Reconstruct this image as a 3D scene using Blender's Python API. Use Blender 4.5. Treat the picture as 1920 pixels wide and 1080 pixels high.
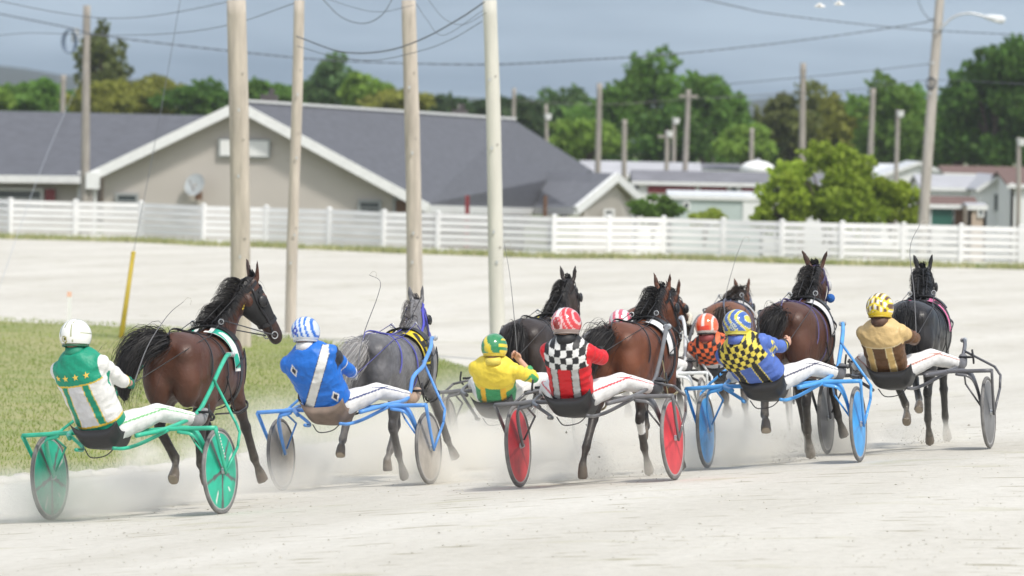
import bpy, math, random, bmesh
import numpy as np
from mathutils import Vector, Matrix, Quaternion
R = math.radians
rnd = random.Random(7)
nrs = np.random.RandomState(11)
S = bpy.context.scene
for o in list(bpy.data.objects): bpy.data.objects.remove(o)
C = S.collection

# ------------------------------------------------------------ camera
F = 10000.0; CW, CH = 1920, 1080
PITCH, ROLL, CAMH = R(1.66), R(1.2), 3.1
cam = bpy.data.cameras.new('camera'); camo = bpy.data.objects.new('camera', cam); C.objects.link(camo)
cam.sensor_width = 36; cam.lens = F / CW * 36; cam.clip_start = 0.5; cam.clip_end = 9000
fw = Vector((0, math.cos(PITCH), -math.sin(PITCH)))
u0 = Vector((0, math.sin(PITCH), math.cos(PITCH))); r0 = Vector((1, 0, 0))
cr = r0 * math.cos(ROLL) + u0 * math.sin(ROLL)
cu = u0 * math.cos(ROLL) - r0 * math.sin(ROLL)
CM = Matrix((cr, cu, -fw)).transposed()
camo.matrix_world = Matrix.Translation((0, 0, CAMH)) @ CM.to_4x4()
S.camera = camo
cam.dof.use_dof = True; cam.dof.focus_distance = 47.0; cam.dof.aperture_fstop = 0.1875 / 0.056

# ------------------------------------------------------------ sky, sun, exposure
SUN_EL, SUN_AZ = R(52), R(-32)       # azimuth measured from behind the camera, towards the right
sd = Vector((math.sin(R(38)) * math.cos(SUN_EL), -math.cos(R(38)) * math.cos(SUN_EL), math.sin(SUN_EL)))
W = bpy.data.worlds.new('World'); S.world = W; W.use_nodes = True
nt = W.node_tree; nt.nodes.clear()
def N(t, **k):
    n = nt.nodes.new(t)
    for a, b in k.items(): setattr(n, a, b)
    return n
out = N('ShaderNodeOutputWorld'); bg = N('ShaderNodeBackground')
sky = N('ShaderNodeTexSky', sky_type='NISHITA', sun_disc=False, sun_elevation=SUN_EL)
sky.sun_rotation = math.atan2(sd.x, sd.y); sky.air_density = 1.3; sky.dust_density = 2.0
tc = N('ShaderNodeTexCoord'); sep = N('ShaderNodeSeparateXYZ')
nt.links.new(tc.outputs['Generated'], sep.inputs[0])
mp = N('ShaderNodeMapping'); mp.inputs['Scale'].default_value = (9, 9, 70)
nt.links.new(tc.outputs['Generated'], mp.inputs[0])
nz = N('ShaderNodeTexNoise'); nz.inputs['Scale'].default_value = 1.0; nz.inputs['Detail'].default_value = 5
nt.links.new(mp.outputs[0], nz.inputs['Vector'])
rp = N('ShaderNodeValToRGB'); e = rp.color_ramp.elements
e[0].position = .36; e[0].color = (1.35, 2.02, 2.95, 1); e[1].position = .66; e[1].color = (3.15, 4.05, 5.1, 1)
nt.links.new(nz.outputs[0], rp.inputs[0])
# high bright overcast above, a blue grey rain cloud bank low ahead
n2 = N('ShaderNodeTexNoise'); n2.inputs['Scale'].default_value = 2.2; n2.inputs['Detail'].default_value = 6
nt.links.new(tc.outputs['Generated'], n2.inputs['Vector'])
r2 = N('ShaderNodeValToRGB'); e = r2.color_ramp.elements
e[0].position = .35; e[0].color = (0, 0, 0, 1); e[1].position = .62; e[1].color = (1, 1, 1, 1)
nt.links.new(n2.outputs[0], r2.inputs[0])
m1 = N('ShaderNodeMix', data_type='RGBA'); m1.inputs['B'].default_value = (10.5, 10.7, 11.2, 1)
mf = N('ShaderNodeMath', operation='MULTIPLY'); mf.inputs[1].default_value = .75
nt.links.new(r2.outputs[0], mf.inputs[0]); nt.links.new(mf.outputs[0], m1.inputs['Factor'])
nt.links.new(sky.outputs[0], m1.inputs['A'])
mr = N('ShaderNodeMapRange'); mr.inputs['From Min'].default_value = .10; mr.inputs['From Max'].default_value = .42
mr.inputs['To Min'].default_value = 1; mr.inputs['To Max'].default_value = 0
nt.links.new(sep.outputs['Z'], mr.inputs['Value'])
mr2 = N('ShaderNodeMapRange'); mr2.inputs['From Min'].default_value = -.3; mr2.inputs['From Max'].default_value = .3
nt.links.new(sep.outputs['Y'], mr2.inputs['Value'])
mm = N('ShaderNodeMath', operation='MULTIPLY'); nt.links.new(mr.outputs[0], mm.inputs[0]); nt.links.new(mr2.outputs[0], mm.inputs[1])
m2 = N('ShaderNodeMix', data_type='RGBA')
nt.links.new(mm.outputs[0], m2.inputs['Factor']); nt.links.new(m1.outputs['Result'], m2.inputs['A']); nt.links.new(rp.outputs[0], m2.inputs['B'])
nt.links.new(m2.outputs['Result'], bg.inputs['Color']); bg.inputs['Strength'].default_value = 0.10
nt.links.new(bg.outputs[0], out.inputs[0])
sl = bpy.data.lights.new('sun', 'SUN'); sl.energy = 2.4; sl.angle = R(7.0); sl.color = (1, .955, .88)
slo = bpy.data.objects.new('sun', sl); C.objects.link(slo)
slo.rotation_euler = sd.to_track_quat('Z', 'Y').to_euler(); slo.location = (0, -20, 60)
vs = S.view_settings; vs.view_transform = 'Standard'; vs.look = 'None'; vs.gamma = 1; vs.use_curve_mapping = False
vs.exposure = 0.37
S.cycles.max_bounces = 8; S.cycles.volume_bounces = 4; S.cycles.transparent_max_bounces = 12
S.cycles.use_adaptive_sampling = True; S.cycles.use_denoising = True
S.cycles.volume_step_rate = 2.0; S.cycles.volume_max_steps = 128

# ------------------------------------------------------------ helpers
HD = R(20); CT, ST = math.cos(HD), math.sin(HD)
def ray(px, py):
    return (CM @ Vector(((px - CW / 2) / F, (CH / 2 - py) / F, -1)))
def at(px, py, d):
    r = ray(px, py); return Vector((0, 0, CAMH)) + r * (d / r.y)
def onz(px, py, z):
    r = ray(px, py); return Vector((0, 0, CAMH)) + r * ((z - CAMH) / r.z)
# white fence line first, because the ground follows it
FT = [(-260, 366), (-104, 367), (20, 373), (142, 376), (265, 379), (382, 384), (500, 387), (618, 391), (720, 395), (822, 398), (930, 401), (1040, 404.5),
      (1142, 405.5), (1245, 407), (1357, 410), (1467, 413.5), (1580, 416.5), (1695, 419), (1803, 421.5), (1915, 424), (2030, 427), (2150, 431)]
FP = [onz(a, b, .88) for a, b in FT]
fxs = np.array([-400.] + [p.x for p in FP] + [400.]); fys = np.array([FP[0].y] + [p.y for p in FP] + [FP[-1].y])
def sst(a, b, x):
    t = np.clip((x - a) / (b - a), 0, 1); return t * t * (3 - 2 * t)
def G(x, y):
    u = x * CT - (y - 47) * ST
    g = .45 * np.tanh(u / 5) + .2 * sst(80, 120, y)
    yf = np.interp(x, fxs, fys)
    g = g - 1.1 * sst(2.5, 10, y - yf)
    g = g + 5 * sst(300, 700, y)*0 
    return g
def gp(px, py):
    r = ray(px, py); t = 20.
    lo, hi = 10., 400.
    o = Vector((0, 0, CAMH))
    prev = lo
    for k in range(1, 1200):
        d = 10 + k * .3; p = o + r * (d / r.y)
        if p.z < float(G(p.x, p.y)):
            a, b = prev, d
            for _ in range(30):
                m = (a + b) / 2; p = o + r * (m / r.y)
                if p.z < float(G(p.x, p.y)): b = m
                else: a = m
            return o + r * (a / r.y)
        prev = d
    return onz(px, py, -1.3)

class MB:
    def __init__(s): s.v = []; s.f = []; s.c = []; s.m = []
    def add(s, vs, fs, col=None, mi=0):
        b = len(s.v); s.v += [tuple(p) for p in vs]; s.f += [tuple(i + b for i in f) for f in fs]
        s.c += [col or (1, 1, 1)] * len(vs); s.m += [mi] * len(fs)
    def loft(s, st, n=16, col=None, sup=2.0, mi=0, caps=True):
        # st: (centre, U, V, ru, rv)
        vs = []; fs = []
        for c, U, V, ru, rv in st:
            for k in range(n):
                a = 2 * math.pi * k / n; ca, sa = math.cos(a), math.sin(a)
                if sup != 2.0:
                    ca = math.copysign(abs(ca) ** (2 / sup), ca); sa = math.copysign(abs(sa) ** (2 / sup), sa)
                vs.append(c + U * (ru * ca) + V * (rv * sa))
        for i in range(len(st) - 1):
            for k in range(n):
                k2 = (k + 1) % n
                fs.append((i * n + k, i * n + k2, (i + 1) * n + k2, (i + 1) * n + k))
        if caps:
            b = len(vs); vs += [st[0][0], st[-1][0]]
            for k in range(n):
                fs.append((b, (k + 1) % n, k)); fs.append((b + 1, (len(st) - 1) * n + k, (len(st) - 1) * n + (k + 1) % n))
        s.add(vs, fs, col, mi)
    def limb(s, pts, rad, ref=Vector((1, 0, 0)), n=12, col=None, sub=4, mi=0, smooth=True, caps=True):
        pts = [Vector(p) for p in pts]; rad = [(r, r) if not isinstance(r, (tuple, list)) else r for r in rad]
        if smooth and len(pts) > 2 and sub > 1: pts, rad = catmull(pts, rad, sub)
        st = []; L = len(pts); U = None
        for i, p in enumerate(pts):
            t = (pts[min(i + 1, L - 1)] - pts[max(i - 1, 0)]).normalized()
            if ref is not None:
                U = (ref - t * ref.dot(t))
                U = U.normalized() if U.length > 1e-4 else t.orthogonal().normalized()
            else:
                U = t.orthogonal().normalized() if U is None else (U - t * U.dot(t)).normalized()
            st.append((p, U, t.cross(U), rad[i][0], rad[i][1]))
        s.loft(st, n, col, mi=mi, caps=caps); return st
    def tube(s, pts, r, n=8, sub=5, col=None, mi=0):
        pts = [Vector(p) for p in pts]
        return s.limb(pts, [r] * len(pts), None, n, col, sub if len(pts) > 2 else 1, mi)
    def rod(s, a, b, r, r2=None, n=8, col=None, mi=0):
        s.limb([a, b], [r, r if r2 is None else r2], None, n, col, 1, mi)
    def poly(s, pts, r, n=8, col=None, mi=0):   # straight segments, sharp corners
        for a, b in zip(pts[:-1], pts[1:]): s.rod(a, b, r, n=n, col=col, mi=mi)
        for p in pts[1:-1]: s.ball(p, r * 1.03, n=8, m=5, col=col, mi=mi)
    def ball(s, c, r, n=16, m=10, col=None, rot=None, mi=0, z0=-1.0):
        r = (r, r, r) if not isinstance(r, (tuple, list)) else r
        c = Vector(c); vs = []; fs = []
        for i in range(m + 1):
            ph = math.asin(z0) + (math.pi / 2 - math.asin(z0)) * i / m
            for k in range(n):
                a = 2 * math.pi * k / n
                q = Vector((r[0] * math.cos(ph) * math.cos(a), r[1] * math.cos(ph) * math.sin(a), r[2] * math.sin(ph)))
                if rot is not None: q = rot @ q
                vs.append(c + q)
        for i in range(m):
            for k in range(n):
                k2 = (k + 1) % n; fs.append((i * n + k, i * n + k2, (i + 1) * n + k2, (i + 1) * n + k))
        s.add(vs, fs, col, mi)
    def box(s, c, d, rot=None, col=None, mi=0):
        c = Vector(c); vs = []
        for z in (-.5, .5):
            for x, y in ((-.5, -.5), (.5, -.5), (.5, .5), (-.5, .5)):
                q = Vector((x * d[0], y * d[1], z * d[2])); vs.append(c + (rot @ q if rot is not None else q))
        s.add(vs, [(3, 2, 1, 0), (4, 5, 6, 7), (0, 1, 5, 4), (1, 2, 6, 5), (2, 3, 7, 6), (3, 0, 4, 7)], col, mi)
    def beam(s, a, b, w, h, col=None, mi=0):     # rectangular bar from a to b, h along z
        a, b = Vector(a), Vector(b); t = (b - a).normalized(); sx = t.cross(Vector((0, 0, 1))).normalized(); up = sx.cross(t)
        vs = [p + sx * (w / 2 * i) + up * (h / 2 * j) for p in (a, b) for i, j in ((-1, -1), (1, -1), (1, 1), (-1, 1))]
        s.add(vs, [(3, 2, 1, 0), (4, 5, 6, 7), (0, 1, 5, 4), (1, 2, 6, 5), (2, 3, 7, 6), (3, 0, 4, 7)], col, mi)
    def slab(s, pts, th, nrm=None, col=None, mi=0):  # a polygon given real thickness, against its normal
        pts = [Vector(p) for p in pts]; n = (pts[1] - pts[0]).cross(pts[2] - pts[0]).normalized() if nrm is None else nrm
        k = len(pts); vs = pts + [p - n * th for p in pts]
        s.add(vs, [tuple(range(k)), tuple(range(2 * k - 1, k - 1, -1))] + [(i, i + k, (i + 1) % k + k, (i + 1) % k) for i in range(k)], col, mi)
    def mesh(s, name, smooth=False, cols=False):
        me = bpy.data.meshes.new(name); me.from_pydata([tuple(v) for v in s.v], [], s.f); me.validate()
        if smooth: me.polygons.foreach_set('use_smooth', [True] * len(me.polygons))
        if cols: setcol(me, np.array(s.c))
        if any(s.m) and len(s.m) == len(me.polygons): me.polygons.foreach_set('material_index', s.m)
        me.update(); return me
def catmull(pts, rad, sub):
    P = [2 * pts[0] - pts[1]] + pts + [2 * pts[-1] - pts[-2]]; Q = [rad[0]] + list(rad) + [rad[-1]]
    op, orr = [], []
    for i in range(1, len(P) - 2):
        for k in range(sub):
            t = k / sub; a, b, c, d = P[i - 1], P[i], P[i + 1], P[i + 2]
            op.append(.5 * ((2 * b) + (c - a) * t + (2 * a - 5 * b + 4 * c - d) * t * t + (-a + 3 * b - 3 * c + d) * t ** 3))
            orr.append(tuple(Q[i][j] * (1 - t) + Q[i + 1][j] * t for j in (0, 1)))
    op.append(P[-2]); orr.append(tuple(Q[-2])); return op, orr
def setcol(me, c):
    a = me.attributes.get('Col') or me.attributes.new('Col', 'FLOAT_COLOR', 'POINT')
    k = np.ones((len(me.vertices), 4), dtype=np.float32); k[:, :3] = c[:len(me.vertices)]
    a.data.foreach_set('color', k.ravel())
def fixn(me):
    b = bmesh.new(); b.from_mesh(me); bmesh.ops.recalc_face_normals(b, faces=b.faces); b.to_mesh(me); b.free()
def remesh(me, vox, it=6, fac=.5):
    o = bpy.data.objects.new('tmp', me); C.objects.link(o)
    m = o.modifiers.new('r', 'REMESH'); m.mode = 'VOXEL'; m.voxel_size = vox; m.use_smooth_shade = True
    if it:
        q = o.modifiers.new('s', 'SMOOTH'); q.factor = fac; q.iterations = it
    dg = bpy.context.evaluated_depsgraph_get(); dg.update()
    r = bpy.data.meshes.new_from_object(o.evaluated_get(dg), depsgraph=dg)
    bpy.data.objects.remove(o); bpy.data.meshes.remove(me)
    r.polygons.foreach_set('use_smooth', [True] * len(r.polygons)); return r
def co(me):
    a = np.empty(len(me.vertices) * 3, dtype=np.float32); me.vertices.foreach_get('co', a); return a.reshape(-1, 3)
def setco(me, a): me.vertices.foreach_set('co', a.astype(np.float32).ravel()); me.update()
def nrm(me):
    a = np.empty(len(me.vertices) * 3, dtype=np.float32); me.vertex_normals.foreach_get('vector', a); return a.reshape(-1, 3)
def tag(o, label=None, cat=None, group=None, kind=None):
    if label: o['label'] = label
    if cat: o['category'] = cat
    if group: o['group'] = group
    if kind: o['kind'] = kind
    return o
def thing(name, label, cat, M, group=None):
    o = bpy.data.objects.new(name, None); o.empty_display_size = .2
    if not isinstance(M, Matrix): M = Matrix.Translation(M)
    o.matrix_world = M; C.objects.link(o); return tag(o, label, cat, group)
def obj(name, me, m, parent=None, off=None, smooth=False, cols=False, label=None):
    if isinstance(me, MB):
        if off is not None: me.v = [tuple(Vector(v) - off) for v in me.v]
        me = me.mesh(name, smooth, cols); fixn(me)
    elif off is not None: setco(me, co(me) - np.array(off, dtype=np.float32))
    o = bpy.data.objects.new(name, me); C.objects.link(o)
    for x in (m if isinstance(m, (list, tuple)) else [m]): me.materials.append(x)
    if parent: o.parent = parent
    if label: o['label'] = label
    return o

MATS = {}
def mat(name, col, rough=.6, bump=0., bscale=40., var=.0, vscale=6., metal=0., spec=.5, attr=False, trans=0., stretch=(1, 1, 1), col2=None, coat=0., detail=4):
    if name in MATS: return MATS[name]
    m = bpy.data.materials.new(name); m.use_nodes = True; t = m.node_tree; b = t.nodes['Principled BSDF']; L = t.links.new
    b.inputs['Base Color'].default_value = (*col, 1); b.inputs['Roughness'].default_value = rough; b.inputs['Metallic'].default_value = metal
    b.inputs['Specular IOR Level'].default_value = spec; b.inputs['Coat Weight'].default_value = coat
    tc = t.nodes.new('ShaderNodeTexCoord'); mp = t.nodes.new('ShaderNodeMapping'); mp.inputs['Scale'].default_value = stretch
    L(tc.outputs['Object'], mp.inputs[0])
    src = None
    if attr:
        a = t.nodes.new('ShaderNodeAttribute'); a.attribute_name = 'Col'; src = a.outputs['Color']
    if var or col2:
        n = t.nodes.new('ShaderNodeTexNoise'); n.inputs['Scale'].default_value = vscale; n.inputs['Detail'].default_value = detail; L(mp.outputs[0], n.inputs['Vector'])
        r = t.nodes.new('ShaderNodeMapRange'); r.inputs['From Min'].default_value = .3; r.inputs['From Max'].default_value = .7
        L(n.outputs[0], r.inputs['Value'])
        if col2:
            x = t.nodes.new('ShaderNodeMix'); x.data_type = 'RGBA'; x.inputs['A'].default_value = (*col, 1); x.inputs['B'].default_value = (*col2, 1)
            L(r.outputs[0], x.inputs['Factor']); L(x.outputs['Result'], b.inputs['Base Color']); src2 = x.outputs['Result']
        else:
            r.inputs['To Min'].default_value = 1 - var; r.inputs['To Max'].default_value = 1 + var
            x = t.nodes.new('ShaderNodeMix'); x.data_type = 'RGBA'; x.blend_type = 'MULTIPLY'; x.inputs['Factor'].default_value = 1
            if src is not None: L(src, x.inputs['A'])
            else: x.inputs['A'].default_value = (*col, 1)
            L(r.outputs[0], x.inputs['B']); L(x.outputs['Result'], b.inputs['Base Color'])
    elif src is not None: L(src, b.inputs['Base Color'])
    if bump:
        n = t.nodes.new('ShaderNodeTexNoise'); n.inputs['Scale'].default_value = bscale; n.inputs['Detail'].default_value = 5; L(mp.outputs[0], n.inputs['Vector'])
        u = t.nodes.new('ShaderNodeBump'); u.inputs['Strength'].default_value = min(1, bump); u.inputs['Distance'].default_value = .02
        L(n.outputs[0], u.inputs['Height']); L(u.outputs[0], b.inputs['Normal'])
    if trans:
        tr = t.nodes.new('ShaderNodeBsdfTranslucent'); mx = t.nodes.new('ShaderNodeMixShader'); mx.inputs[0].default_value = trans
        c = b.inputs['Base Color'].links[0].from_socket if b.inputs['Base Color'].links else None
        if c: L(c, tr.inputs[0])
        else: tr.inputs[0].default_value = (*col, 1)
        L(b.outputs[0], mx.inputs[1]); L(tr.outputs[0], mx.inputs[2]); L(mx.outputs[0], t.nodes['Material Output'].inputs[0])
    MATS[name] = m; return m
def nz1(p, f, seed=0):      # cheap smooth pseudo-noise on an (n,3) array
    r = np.random.RandomState(seed); s = 0
    for k in range(6):
        d = r.normal(size=3); d /= np.linalg.norm(d)
        s = s + np.sin((p @ d) * f * (1 + .35 * k) + r.uniform(0, 6.28))
    return s / 6
# ------------------------------------------------------------ ground, track, infield
def grid(name, xs, ys, dz, m, kind='structure', keep=None):
    X, Y = np.meshgrid(xs, ys); Z = G(X, Y) + dz
    v = np.stack([X, Y, Z], -1).reshape(-1, 3); nx = len(xs); f = []
    for j in range(len(ys) - 1):
        for i in range(nx - 1):
            if keep is None or keep((xs[i] + xs[i + 1]) / 2, (ys[j] + ys[j + 1]) / 2): f.append((j * nx + i, j * nx + i + 1, (j + 1) * nx + i + 1, (j + 1) * nx + i))
    me = bpy.data.meshes.new(name); me.from_pydata(v.tolist(), [], f); me.polygons.foreach_set('use_smooth', [True] * len(f)); me.update()
    o = bpy.data.objects.new(name, me); C.objects.link(o); me.materials.append(m); o['kind'] = kind; return o
xs = np.concatenate([[-3000, -1500, -700, -300, -120, -60], np.arange(-40, 41, 1.), [60, 120, 300, 700, 1500, 3000]])
ys = np.concatenate([[-60, -20], np.arange(0, 176, 1.), [200, 260, 340, 480, 700, 1100, 1800, 3000]])
m_ground = mat('meadow', (.09, .12, .035), .9, col2=(.16, .15, .07), vscale=.25, bump=.4, bscale=6)
grid('ground', xs, ys, -.06, m_ground)
def track_mat():
    m = bpy.data.materials.new('limestone_screenings'); m.use_nodes = True; t = m.node_tree; b = t.nodes['Principled BSDF']; L = t.links.new
    b.inputs['Roughness'].default_value = .95; b.inputs['Specular IOR Level'].default_value = .15
    tc = t.nodes.new('ShaderNodeTexCoord'); mp = t.nodes.new('ShaderNodeMapping'); mp.inputs['Rotation'].default_value = (0, 0, HD)
    L(tc.outputs['Object'], mp.inputs[0])
    def noise(sc, st, det=5, rot=True):
        q = t.nodes.new('ShaderNodeMapping'); q.inputs['Scale'].default_value = st; L(mp.outputs[0] if rot else tc.outputs['Object'], q.inputs[0])
        n = t.nodes.new('ShaderNodeTexNoise'); n.inputs['Scale'].default_value = sc; n.inputs['Detail'].default_value = det; L(q.outputs[0], n.inputs['Vector']); return n.outputs[0]
    def ramp(s, p0, c0, p1, c1):
        r = t.nodes.new('ShaderNodeValToRGB'); e = r.color_ramp.elements; e[0].position = p0; e[0].color = (*c0, 1); e[1].position = p1; e[1].color = (*c1, 1); L(s, r.inputs[0]); return r.outputs[0]
    def mul(a, c):
        x = t.nodes.new('ShaderNodeMix'); x.data_type = 'RGBA'; x.blend_type = 'MULTIPLY'; x.inputs['Factor'].default_value = 1; L(a, x.inputs['A']); L(c, x.inputs['B']); return x.outputs['Result']
    base = ramp(noise(.5, (1.2, .22, 1), 4), .3, (.515, .493, .435), .7, (.615, .595, .54))      # long drag marks along the track
    fine = ramp(noise(9, (1, 1, 1), 6), .35, (.94, .94, .93), .6, (1.02, 1.02, 1.02))
    grit = ramp(noise(60, (1, .6, 1), 3), .28, (.80, .79, .76), .38, (1, 1, 1))
    marks = ramp(noise(3.2, (.5, 1.5, 1), 4, False), .31, (.62, .60, .52), .37, (1, 1, 1))       # hoof cuts and wheel scuffs
    spots = ramp(noise(1.3, (.6, 1.2, 1), 5, False), .28, (.86, .86, .76), .40, (1, 1, 1))
    L(mul(mul(mul(mul(base, fine), grit), marks), spots), b.inputs['Base Color'])
    bp = t.nodes.new('ShaderNodeBump'); bp.inputs['Strength'].default_value = .55; bp.inputs['Distance'].default_value = .03
    L(noise(11, (1, .8, 1), 8), bp.inputs['Height']); L(bp.outputs[0], b.inputs['Normal'])
    return m
m_track = track_mat()
tx = np.arange(-42, 43, 1.); ty = np.concatenate([np.arange(0, 160, 1.)])
grid('race_track', tx, ty, 0.0, m_track, keep=lambda x, y: y < np.interp(x, fxs, fys) + .6)
# infield turf
near = [(-420, 945), (-160, 922), (0, 906), (250, 884), (420, 866), (560, 849), (700, 828), (800, 808), (880, 783), (950, 752), (1000, 724)]
far = [(-420, 586), (-160, 592), (0, 597), (200, 607), (400, 619), (560, 633), (700, 652), (800, 670), (880, 690), (950, 708), (1000, 722)]
NE = [gp(*p) for p in near]; FE = [gp(*p) for p in far]
def along(P, t):
    k = t * (len(P) - 1); i = min(int(k), len(P) - 2); return P[i].lerp(P[i + 1], k - i)
mb = MB(); NA, NB = 100, 30
wob = lambda a, s: .16 * math.sin(a * 31 + s) + .11 * math.sin(a * 83 + 2 * s) + .07 * math.sin(a * 171 + s)
def infield(a, b):
    p, q = along(NE, a), along(FE, a); r = p.lerp(q, b)
    dirv = (q - p); dirv.z = 0; L_ = dirv.length
    if L_ > .01: r = r + dirv / L_ * (wob(a, 1) * (1 - b) + wob(a, 5) * b) * min(1, L_ / 4)
    return r
vs = []; fs = []
for i in range(NA + 1):
    for j in range(NB + 1):
        r = infield(i / NA, j / NB); vs.append((r.x, r.y, float(G(r.x, r.y)) + (.018 if 0 < j < NB else -.04)))
for i in range(NA):
    for j in range(NB): fs.append((i * (NB + 1) + j, (i + 1) * (NB + 1) + j, (i + 1) * (NB + 1) + j + 1, i * (NB + 1) + j + 1))
mb.add(vs, fs)
m_turf = mat('turf_soil', (.22, .26, .085), .95, col2=(.34, .32, .15), vscale=.9, bump=.5, bscale=30)
o = obj('infield', mb, m_turf, smooth=True); o['kind'] = 'structure'
# lumpy pale lip of swept screenings along the near edge of the grass
mb = MB(); P_ = []
for i in range(0, 241):
    a = i / 240 * .97; r = infield(a, 0); d_ = infield(a, .02) - r; d_.z = 0
    P_.append((r - d_.normalized() * (.10 + .05 * math.sin(i * 1.7)), .05 + .028 * math.sin(i * 2.3) * math.sin(i * .77)))
mb.limb([Vector((p.x, p.y, float(G(p.x, p.y)) + .005)) for p, q in P_], [(q * 2.2, q) for p, q in P_], Vector((0, 1, 0)), n=8, sub=1)
o = obj('track_edge', mb, m_track, smooth=True); o['kind'] = 'structure'
# turf blades
def blades(name, pts, hmin, hmax, cfun, m, w=.006, seed=1):
    r = np.random.RandomState(seed); n = len(pts); P = np.array(pts)
    a = r.uniform(0, 6.283, n); h = r.uniform(hmin, hmax, n); w_ = w * r.uniform(.7, 1.5, n); ln = r.uniform(0, .7, n) * h; b = r.uniform(0, 6.283, n)
    d = np.stack([np.cos(a), np.sin(a), 0 * a], -1) * w_[:, None]
    tip = P + np.stack([np.cos(b) * ln, np.sin(b) * ln, h], -1)
    V = np.stack([P - d, P + d, tip], 1).reshape(-1, 3); c = np.repeat(cfun(P, r), 3, 0)
    me = bpy.data.meshes.new(name); me.vertices.add(n * 3); me.vertices.foreach_set('co', V.astype(np.float32).ravel())
    me.loops.add(n * 3); me.loops.foreach_set('vertex_index', np.arange(n * 3, dtype=np.int32))
    me.polygons.add(n); me.polygons.foreach_set('loop_start', np.arange(0, n * 3, 3, dtype=np.int32)); me.update(calc_edges=True)
    setcol(me, c); o = bpy.data.objects.new(name, me); C.objects.link(o); me.materials.append(m); return o
m_blade = mat('grass_blade', (.2, .3, .08), .7, attr=True, trans=.35, spec=.2)
def turfcol(P, r):
    k = nz1(P, 1.1, 3)[:, None] * .5 + .5; k2 = r.uniform(0, 1, (len(P), 1))
    a = np.array([.21, .29, .065]); b = np.array([.44, .42, .19]); c = np.array([.27, .34, .09])
    return (a * (1 - k) + c * k) * (1 - .45 * k2 ** 2) + b * .45 * k2 ** 2 + b * .35 * np.clip(nz1(P, .55, 9)[:, None], 0, 1)
pts = []
for k in range(95000):
    a = nrs.uniform(.02, 1); b = nrs.uniform(-.004, 1.0)
    r = infield(a, b); L_ = (along(NE, a) - along(FE, a)).length / 40
    if nrs.uniform() > L_ + .05: continue
    pts.append((r.x, r.y, float(G(r.x, r.y)) + .012))
tag(blades('infield_grass', pts, .02, .055, turfcol, m_blade, .008), 'short pale green infield grass with dry yellow patches', 'grass', kind='stuff')
# ragged weeds under the white fence
pts = []
for k in range(36000):
    i = nrs.randint(0, len(FP) - 1); t = nrs.uniform(); p = FP[i].lerp(FP[i + 1], t); u = nrs.uniform()
    dens = .35 + .65 * math.sin(i * 1.7 + t * 3) ** 2
    if nrs.uniform() > dens: continue
    y = p.y + .5 - u * 2.6; pts.append((p.x, y, float(G(p.x, y)) + 0.0))
def weedcol(P, r):
    k2 = r.uniform(0, 1, (len(P), 1)); return np.array([.22, .28, .08]) * (1 - k2) + np.array([.55, .52, .30]) * k2
tag(blades('fence_weeds', pts, .05, .20, weedcol, m_blade, .02, 5), 'ragged yellow green weeds growing along the foot of the white fence', 'weeds', kind='stuff')

# far hills
def hills(name, px0, px1, d, prof, col):
    mb = MB(); n = 60; vs = []; fs = []
    for i in range(n + 1):
        px = px0 + (px1 - px0) * i / n
        py = np.interp(px, [p[0] for p in prof], [p[1] for p in prof]) + 3 * math.sin(i * 1.3) + 1.6 * math.sin(i * 3.7)
        top = at(px, py, d); b = at(px, 300, d)
        vs += [(b.x, d - 500, -3), (top.x, d - 200, top.z * .6), (top.x, d, top.z), (top.x * 1.3, d + 900, -3)]
    for i in range(n):
        for k in range(3): fs.append((4 * i + k, 4 * i + 4 + k, 4 * i + 5 + k, 4 * i + 1 + k))
    mb.add(vs, fs); o = obj(name, mb, mat('far_forest', (.012, .026, .030), .95, var=.5, vscale=.02, bump=1, bscale=.05), smooth=True); o['kind'] = 'structure'
hills('hills', -900, 2900, 1900, [(-900, 110), (0, 122), (140, 140), (400, 168), (900, 186), (1300, 196), (1400, 186), (1600, 190), (1920, 200), (2900, 190)], None)

# ------------------------------------------------------------ white board fence
m_white = mat('white_fence_board', (.82, .82, .81), .5, var=.07, vscale=.9, stretch=(1, 1, 5))
fc = thing('board_fence', 'long white board fence curving round the outside of the far track', 'fence', Vector((FP[10].x, FP[10].y, -.25)))
fo = Vector(fc.location)
NR = 6; RH, RG = .144, .041
for k in range(NR):
    mb = MB(); z = .88 - .03 - RH / 2 - k * (RH + RG)
    ps = [Vector((p.x, p.y, z + rnd.uniform(-.009, .009))) for p in FP]
    vs = []; fs = []
    for i, p in enumerate(ps):
        t = (ps[min(i + 1, len(ps) - 1)] - ps[max(i - 1, 0)]).normalized(); sx = t.cross(Vector((0, 0, 1)))
        for a, b in ((-1, -1), (1, -1), (1, 1), (-1, 1)): vs.append(p + sx * (.02 * a) + Vector((0, 0, RH / 2 * b)))
    for i in range(len(ps) - 1):
        for j in range(4): fs.append((i * 4 + j, i * 4 + (j + 1) % 4, i * 4 + 4 + (j + 1) % 4, i * 4 + 4 + j))
    mb.add(vs, fs); obj('rail', mb, m_white, fc, fo)
for i, p in enumerate(FP):
    mb = MB(); a = math.atan2(FP[min(i + 1, len(FP) - 1)].y - FP[max(i - 1, 0)].y, FP[min(i + 1, len(FP) - 1)].x - FP[max(i - 1, 0)].x)
    rot = Matrix.Rotation(a, 3, 'Z'); g = float(G(p.x, p.y)) - .1
    h = .875 - g; mb.box((p.x, p.y, g + h / 2), (.12, .11, h), rot); mb.box((p.x, p.y, .885), (.145, .14, .02), rot)
    mb.loft([(Vector((p.x, p.y, .895)), Vector((1, 0, 0)), Vector((0, 1, 0)), .07, .07), (Vector((p.x, p.y, .925)), Vector((1, 0, 0)), Vector((0, 1, 0)), .02, .02)], 8)
    obj('post', mb, m_white, fc, fo)

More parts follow.
